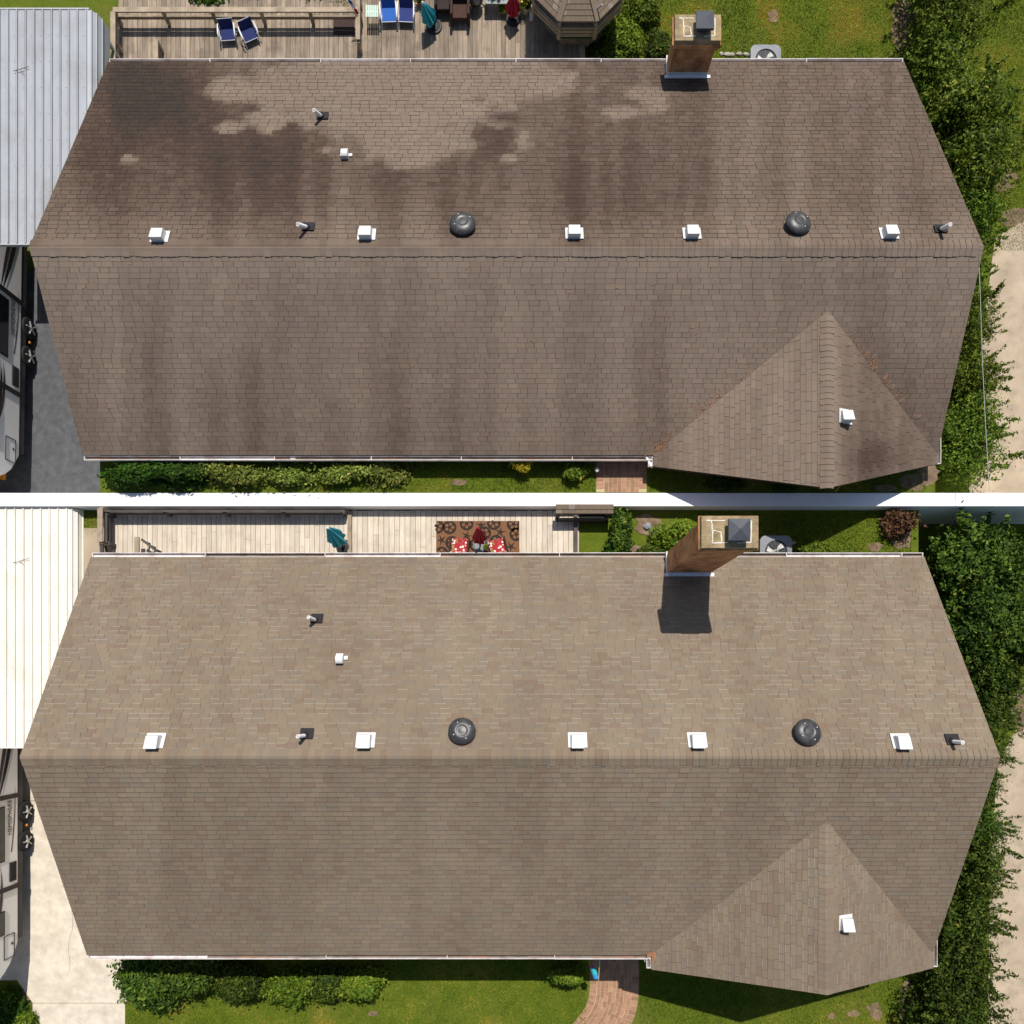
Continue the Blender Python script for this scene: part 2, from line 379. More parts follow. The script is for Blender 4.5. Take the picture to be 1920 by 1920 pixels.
def clip_convex(poly, v):
    xs = []
    for i in range(len(poly)):
        (u0, a0), (u1, a1) = poly[i], poly[(i + 1) % len(poly)]
        if (a0 - v) * (a1 - v) <= 0 and a0 != a1: xs.append(u0 + (u1 - u0) * (v - a0) / (a1 - a0))
    return (min(xs), max(xs)) if xs else (0, 0)
def make_slope(name, O, ux, poly, mats, parent, stain_shade, seed, course=.14, gap=.008, lift=(.008, .014), w=(.2, .34), old=False, vgap=.003, lit_edges=False):
    """one roof plane: courses of separate shingle tabs over a thick deck. O origin on the eave, ux unit vector along it, poly (u, v) convex"""
    r = random.Random(seed); O = Vector(O); ux = Vector(ux[0]), Vector(ux[1]); U, V = ux; Nn = U.cross(V).normalized()
    if Nn.z < 0: Nn = -Nn
    mb = MB(); tabst = []; cur = [0]
    at = lambda u, v, h: O + U * u + V * v + Nn * h
    vmax = max(p[1] for p in poly); rows = int(math.ceil(vmax / course))
    flip = U.cross(V).z < 0
    def face(P, t, mat=0):
        if flip: P = P[::-1]
        mb.add(P, (tuple(range(len(P))),), t, mat); tabst.extend([cur[0]] * len(P))
    light = not old
    for k in range(rows):
        v0 = k * course; v1 = min(vmax, v0 + course)
        L0, R0 = clip_convex(poly, v0 + 1e-4); L1, R1 = clip_convex(poly, v1 - 1e-4)
        u = min(L0, L1) - r.random() * w[1]
        while u < max(R0, R1):
            ww = r.uniform(*w) if not old else (w[0] + w[1]) / 2 + r.uniform(-.02, .02) * (1 if r.random() < .8 else 4)
            a, b = u, u + ww; u = b
            g2 = gap * (r.uniform(.4, 1.3)); 
            a0, b0 = max(L0, min(R0, a)), max(L0, min(R0, b - g2)); a1, b1 = max(L1, min(R1, a)), max(L1, min(R1, b - g2))
            if b0 - a0 < .005 and b1 - a1 < .005: continue
            h = r.choice(lift) + r.uniform(0, .002); t = r.random() * (.874 if light else .999)
            cur[0] = stain_shade(at((a0 + b0) / 2, (v0 + v1) / 2, 0)) + (r.gauss(0, .055) if old else 0)
            vt = v1 - (vgap * r.uniform(.5, 1.3) if k < rows - 1 else 0)
            face([at(a0, v0, h), at(b0, v0, h), at(b1, vt, .003), at(a1, vt, .003)], t)
            if lit_edges and r.random() < .38 and b0 - a0 > .1: face([at(a0 + .01, v0, h + .0012), at(b0 - .01, v0, h + .0012), at(b0 - .01, v0 + .017, h + .0004), at(a0 + .01, v0 + .017, h + .0004)], .95)  # pale strip paints the sunlit lower edge of a tab
            face([at(a0, v0, -.012), at(b0, v0, -.012), at(b0, v0, h), at(a0, v0, h)], t)
    ns = len(mb.v)
    base = [at(p[0], p[1], -.004) for p in poly]; low = [at(p[0], p[1], -.13) for p in poly]
    n = len(poly); F = [tuple(range(n)), tuple(range(2 * n - 1, n - 1, -1))] + [(i, n + i, n + (i + 1) % n, (i + 1) % n) for i in range(n)]
    if flip: F = [f[::-1] for f in F]
    mb.add(base + low, F, .5, 1)
    st = [max(0, min(1, .5 * stain_shade(Vector(p)) + .5 * q)) for p, q in zip(mb.v, tabst + [.3] * (len(mb.v) - ns))]
    return mb.build(name, mats, parent, pattr=st)
def to_px(p):
    d = CAM_H - p[2]; return 960 + p[0] * FPX / d, NADIR - p[1] * FPX / d
def ridge_cap(name, p0, p1, down, mat, parent, stain_shade, seed, half=.17, stepl=.145):
    """overlapping bent cap shingles along a ridge; down = (slope rise/run on either side)"""
    r = random.Random(seed); p0, p1 = Vector(p0), Vector(p1); D = p1 - p0; n = int(D.length / stepl); d = D.normalized()
    side = Vector((-d.y, d.x, 0)).normalized(); mb = MB()
    for i in range(n):
        a = p0 + d * (i * stepl); b = p0 + d * ((i + 1.0) * stepl - .004 * r.random())
        h0 = .024 + r.uniform(0, .003); h1 = .014; t = r.random() * .86; P = []
        jit = r.uniform(-.012, .012)
        for q, h in ((a, h0), (b, h1)):
            for s in (-1, -.5, -.16, 0, .16, .5, 1):
                k = down[0] if s < 0 else down[1]
                z = -abs(s) * half * k - (.012 if abs(s) < .1 else 0) + (.004 if abs(s) == .16 else 0)
                P.append(q + side * (s * half + jit * (abs(s) == 1)) + Vector((0, 0, z + h)))
        F = [(j, j + 1, 8 + j, 7 + j) for j in range(6)]
        P += [P[j] - Vector((0, 0, .03)) for j in range(7)]
        F += [(j + 1, j, 14 + j, 15 + j) for j in range(6)]
        mb.add(P, F, t)
    return mb.build(name, mat, parent, pattr=[stain_shade(Vector(p)) for p in mb.v])
def gutter(parent, p0, p1, out, seed, name='gutter'):
    """open trough: floor with debris, white outer lip, end caps, in lengths with joints"""
    r = random.Random(seed); p0, p1 = Vector(p0), Vector(p1); d = (p1 - p0); L = d.length; d.normalize(); out = Vector(out)
    mb = MB(); s = 0
    while s < L - .01:
        e = min(L, s + r.uniform(2.2, 3.2)); j = r.uniform(-.012, .010); dz = Vector((0, 0, -.03 + j))
        A = p0 + d * (s + .004) + dz; B = p0 + d * e + dz
        w = .105
        for q0, q1, wd, ht, zz, mt in ((.0, .0, .018, .09, -.045, 0), (w, w, .014, .10, -.045, 0)):
            mb.bar(A + out * (q0 + .012) + Vector((0, 0, zz)), B + out * (q1 + .012) + Vector((0, 0, zz)), wd, ht, mat=mt)
        mb.bar(A + out * (w / 2 + .012) + Vector((0, 0, -.075)), B + out * (w / 2 + .012) + Vector((0, 0, -.075)), w - .022, .02, mat=1 if r.random() < .8 else 0)
        mb.bar(A + out * .012 + Vector((0, 0, -.04)), A + out * (w + .02) + Vector((0, 0, -.04)), .016, .085)
        s = e
    mb.bar(p1 + out * .012 + Vector((0, 0, -.07)), p1 + out * (w + .02) + Vector((0, 0, -.07)), .016, .085)
    return mb.build(name, [m_gutter, m_gdirt], parent)

def box_vent(parent, P, slope, s=.30, tilt=0, side=None, hook=False):
    """square hooded roof vent with a flange, standing on a slope whose normal tilts by `slope` (rad)"""
    x, y, z = P
    M4 = Matrix.Rotation(slope, 3, side or 'X')
    f = MB(); f.box((x + .01, y + .02, z + .022), (s * 1.42, s * 1.22, .012), M4=M4)
    fo = None
    h = MB(); k = s / 2
    pts = [Vector(p) for p in ((-k, -k, 0), (k, -k, 0), (k, k, 0), (-k, k, 0), (-k * .97, -k, s * .86), (k * .97, -k, s * .86), (k * .9, k * .9, s * .50), (-k * .9, k * .9, s * .50))]
    h.add([(x + p.x, y + p.y, z + p.z + .01) for p in pts], ((0, 3, 2, 1), (4, 5, 6, 7), (0, 1, 5, 4), (1, 2, 6, 5), (2, 3, 7, 6), (3, 0, 4, 7)))
    ho = h.build('roof_vent', m_vent, parent, bevel=.012)
    f.build('flange', m_vent, ho)
    if hook:
        q = MB(); q.tube([(x - k - .02, y - k - .03, z + .0), (x - k * .3, y - k - .03, z + .05), (x, y - k - .02, z)], .02, 6); q.build('rusty_patch', M('rust_mat', (.16, .06, .02), .9, .3), ho)
    return ho
def small_vent(parent, P, slope):
    x, y, z = P; h = MB(); n = 8; w = .085
    prof = [(-.12, 0)] + [(-.12 + .24 * i / n, .10 + .10 * math.sin(math.pi * (.25 + .75 * i / n))) for i in range(n + 1)] + [(.12, .0)]
    A = [(x - w, y + a, z + b) for a, b in prof]; B = [(x + w, y + a, z + b) for a, b in prof]; m = len(prof)
    h.add(A + B, [tuple(range(m)), tuple(range(2 * m - 1, m - 1, -1))] + [(i, m + i, m + (i + 1) % m, (i + 1) % m) for i in range(m)])
    ho = h.build('small_roof_vent', m_vent, parent, bevel=.006)
    f = MB(); f.box((x + .02, y + .02, z + .02), (.3, .1, .012), M4=Matrix.Rotation(slope, 3, 'X')); f.build('flange', m_vent, ho)
def dome_vent(parent, P, slope, r=.31, lean=0):
    M4 = Matrix.Rotation(slope * .55, 3, 'X') @ Matrix.Rotation(lean, 3, 'Y')
    prof = [(.17, 0), (.17, .10), (r, .11), (r, .135), (r * .94, .165), (r * .72, .20), (r * .52, .222), (r * .42, .222), (r * .36, .212), (r * .28, .214), (r * .12, .220), (.002, .221)]
    mb = MB(); mb.lathe(prof, P, 40, M4)
    o = mb.build('dome_vent', m_vent_dk, parent, smooth=True)
    em = o.modifiers.new('edge', 'EDGE_SPLIT'); em.split_angle = R(40)
    for k in range(4):
        b = MB(); t = k * math.pi / 2 + .5; q = M4 @ Vector((math.cos(t) * r * .66, math.sin(t) * r * .66, .214)); b.tube([Vector(P) + q, Vector(P) + q + M4 @ Vector((0, 0, .012))], .011, 6)
        b.build('bolt', m_pvc, o)
def pipe_vent(parent, P, slope, lean, h=.32):
    x, y, z = P; l = Vector(lean)
    b = MB(); b.box((x + .03, y + .05, z + .02), (.30, .26, .01), M4=Matrix.Rotation(slope, 3, 'X'))
    b.lathe([(.10, 0), (.085, .05), (.06, .10)], (x, y, z), 14)
    bo = b.build('pipe_boot', m_rub, parent, smooth=False)
    p = MB(); a = Vector(P) + Vector((0, 0, .06)); e = a + l * h
    p.tube([a, e], .045, 14, cap=False); d = l.normalized(); p.tube([e, a], .032, 14, cap=False); 
    n = 14; ring = len(p.v)
    # rim between the outer and inner wall
    o1 = p.v[n:2 * n]; o2 = p.v[2 * n:3 * n]
    p.add(list(o1) + list(o2), [(k, (k + 1) % n, n + (k + 1) % n, n + k) for k in range(n)])
    p.build('pipe', m_pvc, bo)

def chimney(parent, x0, x1, y0, y1, z0, z1, zc_parts, out=.13):
    mb = MB(); mb.box(((x0 + x1) / 2, (y0 + y1) / 2, (z0 + z1) / 2), (x1 - x0, y1 - y0, z1 - z0))
    o = mb.build('chimney', m_chim, parent)
    c = MB(); cx, cy = (x0 + x1) / 2, (y0 + y1) / 2; sx, sy = x1 - x0, y1 - y0
    c.box((cx, cy, z1 + .05), (sx + out * .9, sy + out * .9, .10)); c.box((cx, cy, z1 + .15), (sx + out * 1.5, sy + out * 1.5, .10))
    co = c.build('corbel', m_chim, o, bevel=.008)
    t = MB(); ct = t; zt = z1 + .2
    t.box((cx, cy, zt + .05), (sx + out * 1.15, sy + out * 1.15, .10), taper=.97)
    r = random.Random(5); hx, hy = (sx + out) / 2 * .86, (sy + out) / 2 * .78
    def crack(pts):
        q = []
        for (a, b) in zip(pts, pts[1:]):
            for k in range(5): q.append((a[0] + (b[0] - a[0]) * k / 5 + r.uniform(-.014, .014), a[1] + (b[1] - a[1]) * k / 5 + r.uniform(-.014, .014)))
        q.append(pts[-1])
        for a, b in zip(q, q[1:]): ct.bar((cx + a[0] * hx, cy + a[1] * hy, zt + .104), (cx + b[0] * hx, cy + b[1] * hy, zt + .104), r.uniform(.012, .028), .008, mat=1)
    crack([(-.95, .9), (-.2, .9)]); crack([(-.75, .9), (-.7, .1), (-.72, -.9)]); crack([(-.7, .15), (-.35, -.05), (-.35, -.8)]); crack([(-.72, -.9), (-.1, -.85)]); crack([(.45, .9), (.85, .88), (.85, -.85), (.3, -.9)])
    t.build('mortar_cap', [m_cap, m_crack], o)
    f = MB(); fx = cx + sx * .12; f.box((fx, cy + sy * .02, zt + .16), (.26, .26, .13)); f.build('flue', m_flue, o)
    fc = MB(); k = .22; zz = zt + .25
    fc.add([(fx - k, cy - k, zz), (fx + k, cy - k, zz), (fx + k, cy + k, zz), (fx - k, cy + k, zz), (fx - k, cy - k, zz + .06), (fx + k, cy - k, zz + .06), (fx + k, cy + k, zz + .06), (fx - k, cy + k, zz + .06), (fx, cy, zz + .13)],
           ((3, 2, 1, 0), (0, 1, 5, 4), (1, 2, 6, 5), (2, 3, 7, 6), (3, 0, 4, 7), (4, 5, 8), (5, 6, 8), (6, 7, 8), (7, 4, 8)))
    fc.build('flue_cover', m_flue, o)
    fl = MB(); zf = zc_parts
    fl.box((cx, y0 - .045, zf + .03), (sx + .18, .08, .05)); fl.box((cx, y0 - .012, zf + .07), (sx + .02, .024, .12)); fl.box((x0 - .02, y0 + .28, zf - .03), (.03, .55, .10), M4=None)
    fl.build('flashing', m_flash, o)
    return o

def house(root, B, RG, F, GB, stain_shade, mats, seed, old, wall_in=.62, ground=(0, 0)):
    """B, RG, F: (x left, x right, y, z) of back eave, ridge and front eave; GB: (xl, xr, xc, y_apex, z_ridge, y_peak, y_left, y_right)"""
    msh, mund = mats
    def axes(e, t):
        U = Vector((1, 0, 0)); V = Vector((0, t[2] - e[2], t[3] - e[3])); return (U, V.normalized()), V.length
    out = []
    for nm, e, cw in (('back_roof', B, .15 if old else .123), ('front_roof', F, .115 if old else .13)):
        ax, L = axes(e, RG)
        poly = [(e[0], 0), (e[1], 0), (RG[1], L), (RG[0], L)]
        out.append(make_slope(nm, (0, e[2], e[3]), ax, poly, [msh, mund], root, stain_shade, seed + len(out), course=cw, w=(.19, .30), old=old, gap=(.012 if nm == 'back_roof' else .009) if old else .005, vgap=(.018 if nm == 'back_roof' else .003) if old else (.003 if nm == 'back_roof' else .011), lift=((.007, .012) if nm == 'back_roof' else (.010, .014)) if not old else (.004, .006), lit_edges=(not old and nm == 'back_roof')))
    xl, xr, xc, ya, zr, yp, yl, yr = GB; ez = F[3]
    for sx, xe, yc in ((-1, xl, yl), (1, xr, yr)):
        V = Vector((xc - xe, 0, zr - ez)); L = V.length; U = Vector((0, 1, 0))
        poly = [(yc - F[2], 0), (.02, 0), (ya - F[2], L), (yp - F[2], L)]
        out.append(make_slope('gable_roof', (xe, F[2], ez + .004), (U, V.normalized()), poly, [msh, mund], root, stain_shade, seed + 7 + sx, course=.128, w=(.19, .30), old=old, gap=.008 if old else .006, vgap=.004, lit_edges=True if not old else False, lift=(.006, .011)))
    sb = (RG[3] - B[3]) / (B[2] - RG[2]); sf = (RG[3] - F[3]) / (RG[2] - F[2]); sg = (zr - ez) / (xc - xl)
    ridge_cap('ridge_cap', (RG[0], RG[2], RG[3]), (RG[1], RG[2], RG[3]), (sf, sb), msh, root, stain_shade, seed + 20, half=.19)
    ridge_cap('ridge_cap', (xc, yp, zr), (xc, ya, zr), (sg, sg), msh, root, stain_shade, seed + 21)
    gutter(root, (B[0] + .02, B[2], B[3]), (B[1] - .02, B[2], B[3]), (0, 1, 0), seed + 30)
    gutter(root, (F[0] + .02, F[2], F[3]), (xl - .02, F[2], F[3]), (0, -1, 0), seed + 31)
    gutter(root, (xl, yl + .02, ez), (xl, F[2] - .1, ez), (-1, 0, 0), seed + 32)
    gutter(root, (xr, yr + .02, ez), (xr, yr + .8, ez), (1, 0, 0), seed + 33)
    # walls: main body with gable ends, and the gabled wing
    x0, x1 = max(B[0], F[0]) + .35, min(B[1], F[1]) - .35; yb, yf = B[2] - wall_in, F[2] + wall_in + .1
    zt = lambda y: (RG[3] - (y - RG[2]) * sb if y > RG[2] else RG[3] - (RG[2] - y) * sf) - .17
    mb = MB(); prof = [(yf, ground[0]), (yb, ground[1]), (yb, zt(yb)), (RG[2], zt(RG[2])), (yf, zt(yf))]; n = 5
    A = [(x0, y, z) for y, z in prof]; D = [(x1, y, z) for y, z in prof]
    mb.add(A + D, [tuple(range(n - 1, -1, -1)), tuple(range(n, 2 * n))] + [(i, (i + 1) % n, n + (i + 1) % n, n + i) for i in range(n)])
    wl_o = mb.build('wall', m_siding, root)
    gb = MB(); gy = max(yl, yr) + .22; gx0, gx1 = xl + .35, xr - .35; zg = lambda x: zr - abs(x - xc) * sg - .17
    prof = [(gx0, ground[0]), (gx1, ground[0]), (gx1, zg(gx1)), (xc, zg(xc)), (gx0, zg(gx0))]
    A = [(x, gy, z) for x, z in prof]; D = [(x, yf + .05, z) for x, z in prof]
    gb.add(A + D, [tuple(range(n)), tuple(range(2 * n - 1, n - 1, -1))] + [((i + 1) % n, i, n + i, n + (i + 1) % n) for i in range(n)])
    gb.build('gable_wall', m_siding, root)
    for i in range(3):
        xw = x0 + 2.2 + i * 3.4; wz = ground[0] + .35; h_ = min(1.1, F[3] - .3 - wz)
        if h_ < .3: continue
        fr = MB(); fr.box((xw, yf - .02, wz + h_ / 2), (1.2, .05, h_)); fo = fr.build('window', m_trim, root)
        pn = MB(); pn.box((xw, yf - .05, wz + h_ / 2), (1.06, .02, h_ - .14)); pn.build('pane', m_glass, fo)
    return sb, sf

# how dirty each roof is (0 clean, 1 black moss); the old roof also holds painted shade
CLEAN = [(760, 150, 330, 48), (740, 205, 215, 62), (780, 262, 110, 55), (765, 300, 55, 20), (600, 175, 150, 40), (430, 165, 40, 28), (500, 225, 38, 26), (430, 240, 35, 12), (980, 265, 14, 24), (957, 297, 18, 9), (1040, 148, 50, 18), (1165, 212, 42, 13), (1228, 190, 26, 28), (1205, 175, 30, 14), (610, 282, 20, 5), (240, 300, 14, 10), (985, 165, 70, 16)]
def stain_shade_old(p):
    px, py = to_px(p)
    if py < 463:     # back slope
        st = .55 * fbm(px / 60, py / 420 + 3, 4) + .45 * fbm(px / 17, py / 380 + 8, 3); rag = (fbm(px / 21, py / 17, 3) - .5)
        s = .60 + (st - .5) * .8
        s -= .14 * sstep(1250, 1420, px)
        s += .22 * math.exp(-(((px - 480) / 130) ** 2 + ((py - 280) / 90) ** 2)) + .22 * math.exp(-(((px - 930) / 60) ** 2 + ((py - 230) / 90) ** 2)) + .12 * math.exp(-(((px - 720) / 90) ** 2 + ((py - 330) / 35) ** 2))
        s += .48 * math.exp(-(((px - 255) / 75) ** 2 + ((py - 165) / 75) ** 2)) + .2 * math.exp(-(((px - 330) / 90) ** 2 + ((py - 190) / 90) ** 2)) + .18 * math.exp(-(((px - 180) / 60) ** 2 + ((py - 300) / 60) ** 2))  # mossy corner, darkened further with tree shade put into the colour
        s += .22 * math.exp(-(((px - 1655) / 25) ** 2 + ((py - 150) / 60) ** 2)) * (fbm(px / 9, py / 11) > .48)
        s -= .18 * sstep(370, 450, py)
        c = 0
        for x, y, rx, ry in CLEAN:
            q = math.sqrt(((px - x) / rx) ** 2 + ((py - y) / ry) ** 2) + rag * .75
            c = max(c, 1 - sstep(.78, 1.12, q))
        s = s * (1 - c) + .17 * c
    else:
        st = .6 * fbm(px / 60, py / 420 + 9, 4) + .4 * fbm(px / 20, py / 400 + 2, 3)
        s = .13 + (st - .5) * .8
        for x, wd, y0 in ((300, 22, 480), (470, 35, 650), (610, 25, 500), (740, 30, 640), (1240, 38, 580), (1080, 30, 500), (400, 30, 700)):
            s += .20 * math.exp(-((px - x - 8 * math.sin(py / 60)) / wd) ** 2) * sstep(y0 - 60, y0 + 80, py)
        s += .07 * sstep(700, 860, py) - .14 * math.exp(-((py - 480) / 35) ** 2)
        if p.x > 3.6 and p.y < 9.3:
            s += .14 * sstep(1562, 1580, px) * sstep(620, 700, py) + .25 * math.exp(-(((px - 1640) / 70) ** 2 + ((py - 860) / 35) ** 2))  # right gable slope painted darker as its shaded side, plus a dirty spot low down
    return max(0, min(1, s))
def stain_new(p):
    px, py = to_px(p)
    return max(0, min(1, .16 + (fbm(px / 120, py / 200, 3) - .5) * .4 + (fbm(px / 26, py / 500 + 4, 3) - .5) * .5))

UB = (-10.93, 10.61, 17.08, 1.95); UR = (-11.35, 11.10, 10.51, 4.44); UF = (-11.28, 11.17, 6.26, 2.5)
UG = (3.71, 11.17, 7.68, 9.30, 3.885, 4.99, 5.96, 6.03)
LB = (-10.83, 10.60, 3.50, 2.9); LR = (-10.91, 10.83, -1.42, 5.38); LF = (-10.93, 10.80, -6.72, 2.9)
LG = (3.59, 10.83, 7.31, -2.95, 4.654, -7.0, -7.10, -7.06)
h_old = thing('house', 'long brown shingle house whose dark roof is streaked with black stains, above the added white divider', 'house', (0, 11.7, 0))
h_new = thing('house', 'long house with a clean even tan shingle roof, below the added white divider', 'house', (0, -1.6, 0))
sbU, sfU = house(h_old, UB, UR, UF, UG, stain_shade_old, (m_sh_old, m_under), 100, True, ground=(BED_Z - .3, 0))
sbL, sfL = house(h_new, LB, LR, LF, LG, stain_new, (m_sh_new, m_under_new), 200, False, ground=(0, TER_Z - .2))

def on_back(Rg, Bk, px, py, dz=0):
    """point on a back slope seen at (px, py)"""
    k = (Rg[3] - Bk[3]) / (Bk[2] - Rg[2]); z = Rg[3]
    for _ in range(30):
        y = (NADIR - py) * (CAM_H - z) / FPX; z = Rg[3] - (y - Rg[2]) * k
    return ((px - 960) * (CAM_H - z) / FPX, y, z + dz)
def on_gable(G, Fr, px, py):
    k = (G[4] - Fr[3]) / (G[1] - G[2]); z = G[4]
    for _ in range(30):
        x = (px - 960) * (CAM_H - z) / FPX; z = G[4] - abs(x - G[2]) * k
    return (x, (NADIR - py) * (CAM_H - z) / FPX, z)
aU, aL = -math.atan(sbU), -math.atan(sbL)
for i, (px, py) in enumerate([(300, 446), (687, 442), (1076, 440), (1296, 440), (1665, 440)]): box_vent(h_old, on_back(UR, UB, px, py), aU, hook=(i == 3))
for i, (px, py) in enumerate([(291, 1390), (685, 1389), (1082, 1389), (1306, 1389), (1688, 1391)]): box_vent(h_new, on_back(LR, LB, px, py), aL, hook=(i == 3))
small_vent(h_old, on_back(UR, UB, 648, 293), aU); small_vent(h_new, on_back(LR, LB, 639, 1235), aL)
for G, Fr, h, py in ((UG, UF, h_old, 783), (LG, LF, h_new, 1730)): box_vent(h, on_gable(G, Fr, 1584, py), R(22), s=.29, side='Y')
for px, py, ln in ((603, 221, (-.30, -.35, 1)), (576, 429, (-.35, -.45, 1)), (1761, 433, (.1, -.3, 1))): pipe_vent(h_old, on_back(UR, UB, px, py), aU, ln)
for px, py, ln in ((592, 1163, (-.22, .1, 1)), (573, 1379, (-.2, 0, 1)), (1783, 1390, (.08, 0, 1))): pipe_vent(h_new, on_back(LR, LB, px, py), aL, ln)
dome_vent(h_old, on_back(UR, UB, 868, 428), aU); dome_vent(h_old, on_back(UR, UB, 1492, 426), aU, lean=.12)
dome_vent(h_new, on_back(LR, LB, 867, 1373), aL); dome_vent(h_new, on_back(LR, LB, 1509, 1375), aL, lean=.12)
chimney(h_old, 4.16, 5.20, 16.5, 17.02, 0, 2.98, 2.17)
chimney(h_new, 3.95, 5.03, 3.05, 3.60, 0, 6.2, 3.12, out=.11)
# small bits on the houses: downspout elbow, porch trellis
t = MB(); t.box(W(550, 858, 2.36), (.14, .12, .10)); t.tube([W(550, 858, 2.36), (W(550, 858, 2.3)[0], 6.9, 2.0)], .04, 6); t.build('downspout', m_gutter, h_old)
t = MB()
for k in range(5): t.bar(W(1209 + k * 4, 851 + k * 5, 2.4), W(1222, 853 + k * 6, 2.4), .035, .035)
t.bar(W(1208, 850, 2.42), W(1222, 876, 2.42), .05, .05); t.build('porch_bracket', m_trim, h_old)
t = MB(); t.bar(W(1205, 1793, 2.7), W(1214, 1808, 2.7), .05, .05); t.bar(W(1212, 1793, 2.7), W(1212, 1806, 2.7), .05, .05); t.build('porch_bracket', m_trim, h_new)
# ------------------------------------------------------------------ plants
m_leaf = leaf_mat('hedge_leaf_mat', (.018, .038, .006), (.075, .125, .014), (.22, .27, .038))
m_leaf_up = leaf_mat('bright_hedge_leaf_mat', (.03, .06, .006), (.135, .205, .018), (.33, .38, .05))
m_leaf_pale = leaf_mat('pale_leaf_mat', (.09, .13, .018), (.22, .27, .045), (.40, .40, .10))
m_leaf_dk = leaf_mat('dark_leaf_mat', (.016, .042, .006), (.045, .10, .010), (.12, .20, .02))
m_leaf_lt = leaf_mat('light_leaf_mat', (.05, .095, .008), (.14, .21, .016), (.29, .33, .04))
m_leaf_yl = leaf_mat('yellow_leaf_mat', (.16, .12, .010), (.38, .30, .02), (.60, .48, .04))
m_leaf_br = leaf_mat('dead_leaf_mat', (.06, .03, .015), (.16, .08, .04), (.30, .17, .09))
m_bark = M('bark_mat', (.16, .12, .085), .95, .3, 8, .6)

def crown_mesh(name, rx, ry, h, n, leaf, seed, mat, base=.05, lumps=9, flat=False, wild=.35, shoots=0):
    """leaves spread through overlapping clumps inside an ellipsoid of half-widths rx, ry and height h"""
    r = np.random.RandomState(seed); cl = []
    for i in range(lumps):
        a = 2 * math.pi * (i + r.rand() * .8) / lumps; q = math.sqrt(r.rand()) * .72
        zc = h * (base + (.9 - base) * r.rand() ** .8 * (1 if flat else (1 - .45 * q)))
        cl.append((rx * q * math.cos(a), ry * q * math.sin(a), zc, r.uniform(.30, .52)))
    cl.append((0, 0, h * .62, .55))
    per = r.multinomial(n, np.array([c[3] ** 2 for c in cl]) / sum(c[3] ** 2 for c in cl))
    V = np.empty((n * 4, 3)); T = np.empty(n); j = 0
    for (cx, cy, cz, k), m_ in zip(cl, per):
        d = r.randn(m_, 3); d /= np.linalg.norm(d, axis=1)[:, None]
        rad = r.rand(m_) ** .38; spike = 1 + wild * (r.rand(m_) ** 6)
        sub = .82 + .30 * np.sin(d[:, 0] * 7 + seed) * np.sin(d[:, 1] * 6 + 2 * seed) * np.cos(d[:, 2] * 5)
        P = d * (rad * spike * sub)[:, None] * np.array([rx * k * 1.5, ry * k * 1.5, h * k * (.5 if flat else .72)]) + (cx, cy, cz)
        P[:, 2] = np.clip(P[:, 2], h * .02, h * 1.15)
        nn = d * .7 + r.randn(m_, 3) * .55 + (0, 0, .55); nn /= np.linalg.norm(nn, axis=1)[:, None]
        t = np.cross(nn, r.randn(m_, 3)); t /= np.linalg.norm(t, axis=1)[:, None] + 1e-9; b = np.cross(nn, t)
        L = (leaf * r.uniform(.6, 1.35, m_))[:, None]; Wd = L * r.uniform(.36, .52, m_)[:, None]
        Q = np.stack([P - t * L, P + b * Wd + nn * L * .12, P + t * L, P - b * Wd + nn * L * .12], 1)
        V[j * 4:(j + m_) * 4] = Q.reshape(-1, 3)
        clump = r.rand() * .30
        if shoots:
            # some leaves move onto thin shoots that stick out of the crown
            ns = max(1, int(shoots * m_ / n)); w_ = r.rand(m_) < .28; kk = r.randint(0, ns, m_); sd_ = r.randn(ns, 3); sd_[:, 2] = np.abs(sd_[:, 2]) * .6 + .1; sd_ /= np.linalg.norm(sd_, axis=1)[:, None]
            f_ = r.uniform(.75, 1.45, m_); PS = sd_[kk] * f_[:, None] * np.array([rx * k * 1.5, ry * k * 1.5, h * k * .72]) + (cx, cy, cz) + r.randn(m_, 3) * .035
            dlt = np.where(w_[:, None], PS - P, 0); Q = Q + dlt[:, None, :]; Q[:, :, 2] = np.clip(Q[:, :, 2], .02, h * 1.3); V[j * 4:(j + m_) * 4] = Q.reshape(-1, 3)
        T[j:j + m_] = np.clip(.18 + clump + r.randn(m_) * .2 + (r.rand(m_) < .08) * .3, 0, 1); j += m_
    me = bpy.data.meshes.new(name)
    me.vertices.add(n * 4); me.vertices.foreach_set('co', V.ravel())
    me.loops.add(n * 4); me.loops.foreach_set('vertex_index', np.arange(n * 4, dtype=np.int32))
    me.polygons.add(n); me.polygons.foreach_set('loop_start', np.arange(0, n * 4, 4, dtype=np.int32)); me.polygons.foreach_set('loop_total', np.full(n, 4, dtype=np.int32))
    a = me.attributes.new('tint', 'FLOAT', 'FACE'); a.data.foreach_set('value', T.astype(np.float32))
    me.materials.append(mat); me.update(); me.validate()
    return me, cl
def plant(name, label, cat, loc, me_cl, group=None, trunk='trunk', r0=.06, crown='crown'):
    me, cl = me_cl; t = thing(name, label, cat, loc, 0, group)
    mb = MB()
    mb.tube([(0, 0, 0), (.02, .01, cl[-1][2] * .5), (0, 0, cl[-1][2])], [r0, r0 * .8, r0 * .45], 7)
    for c in cl[:-1]:
        zb = cl[-1][2] * rng.uniform(.3, .7)
        mb.tube([(0, 0, zb), (c[0] * .5, c[1] * .5, zb + (c[2] - zb) * .6), (c[0], c[1], c[2])], [r0 * .5, r0 * .35, r0 * .15], 5)
    mb.build(trunk, m_bark, t, world=False)
    o = bpy.data.objects.new(crown, me); C.objects.link(o); o.parent = t
    return t

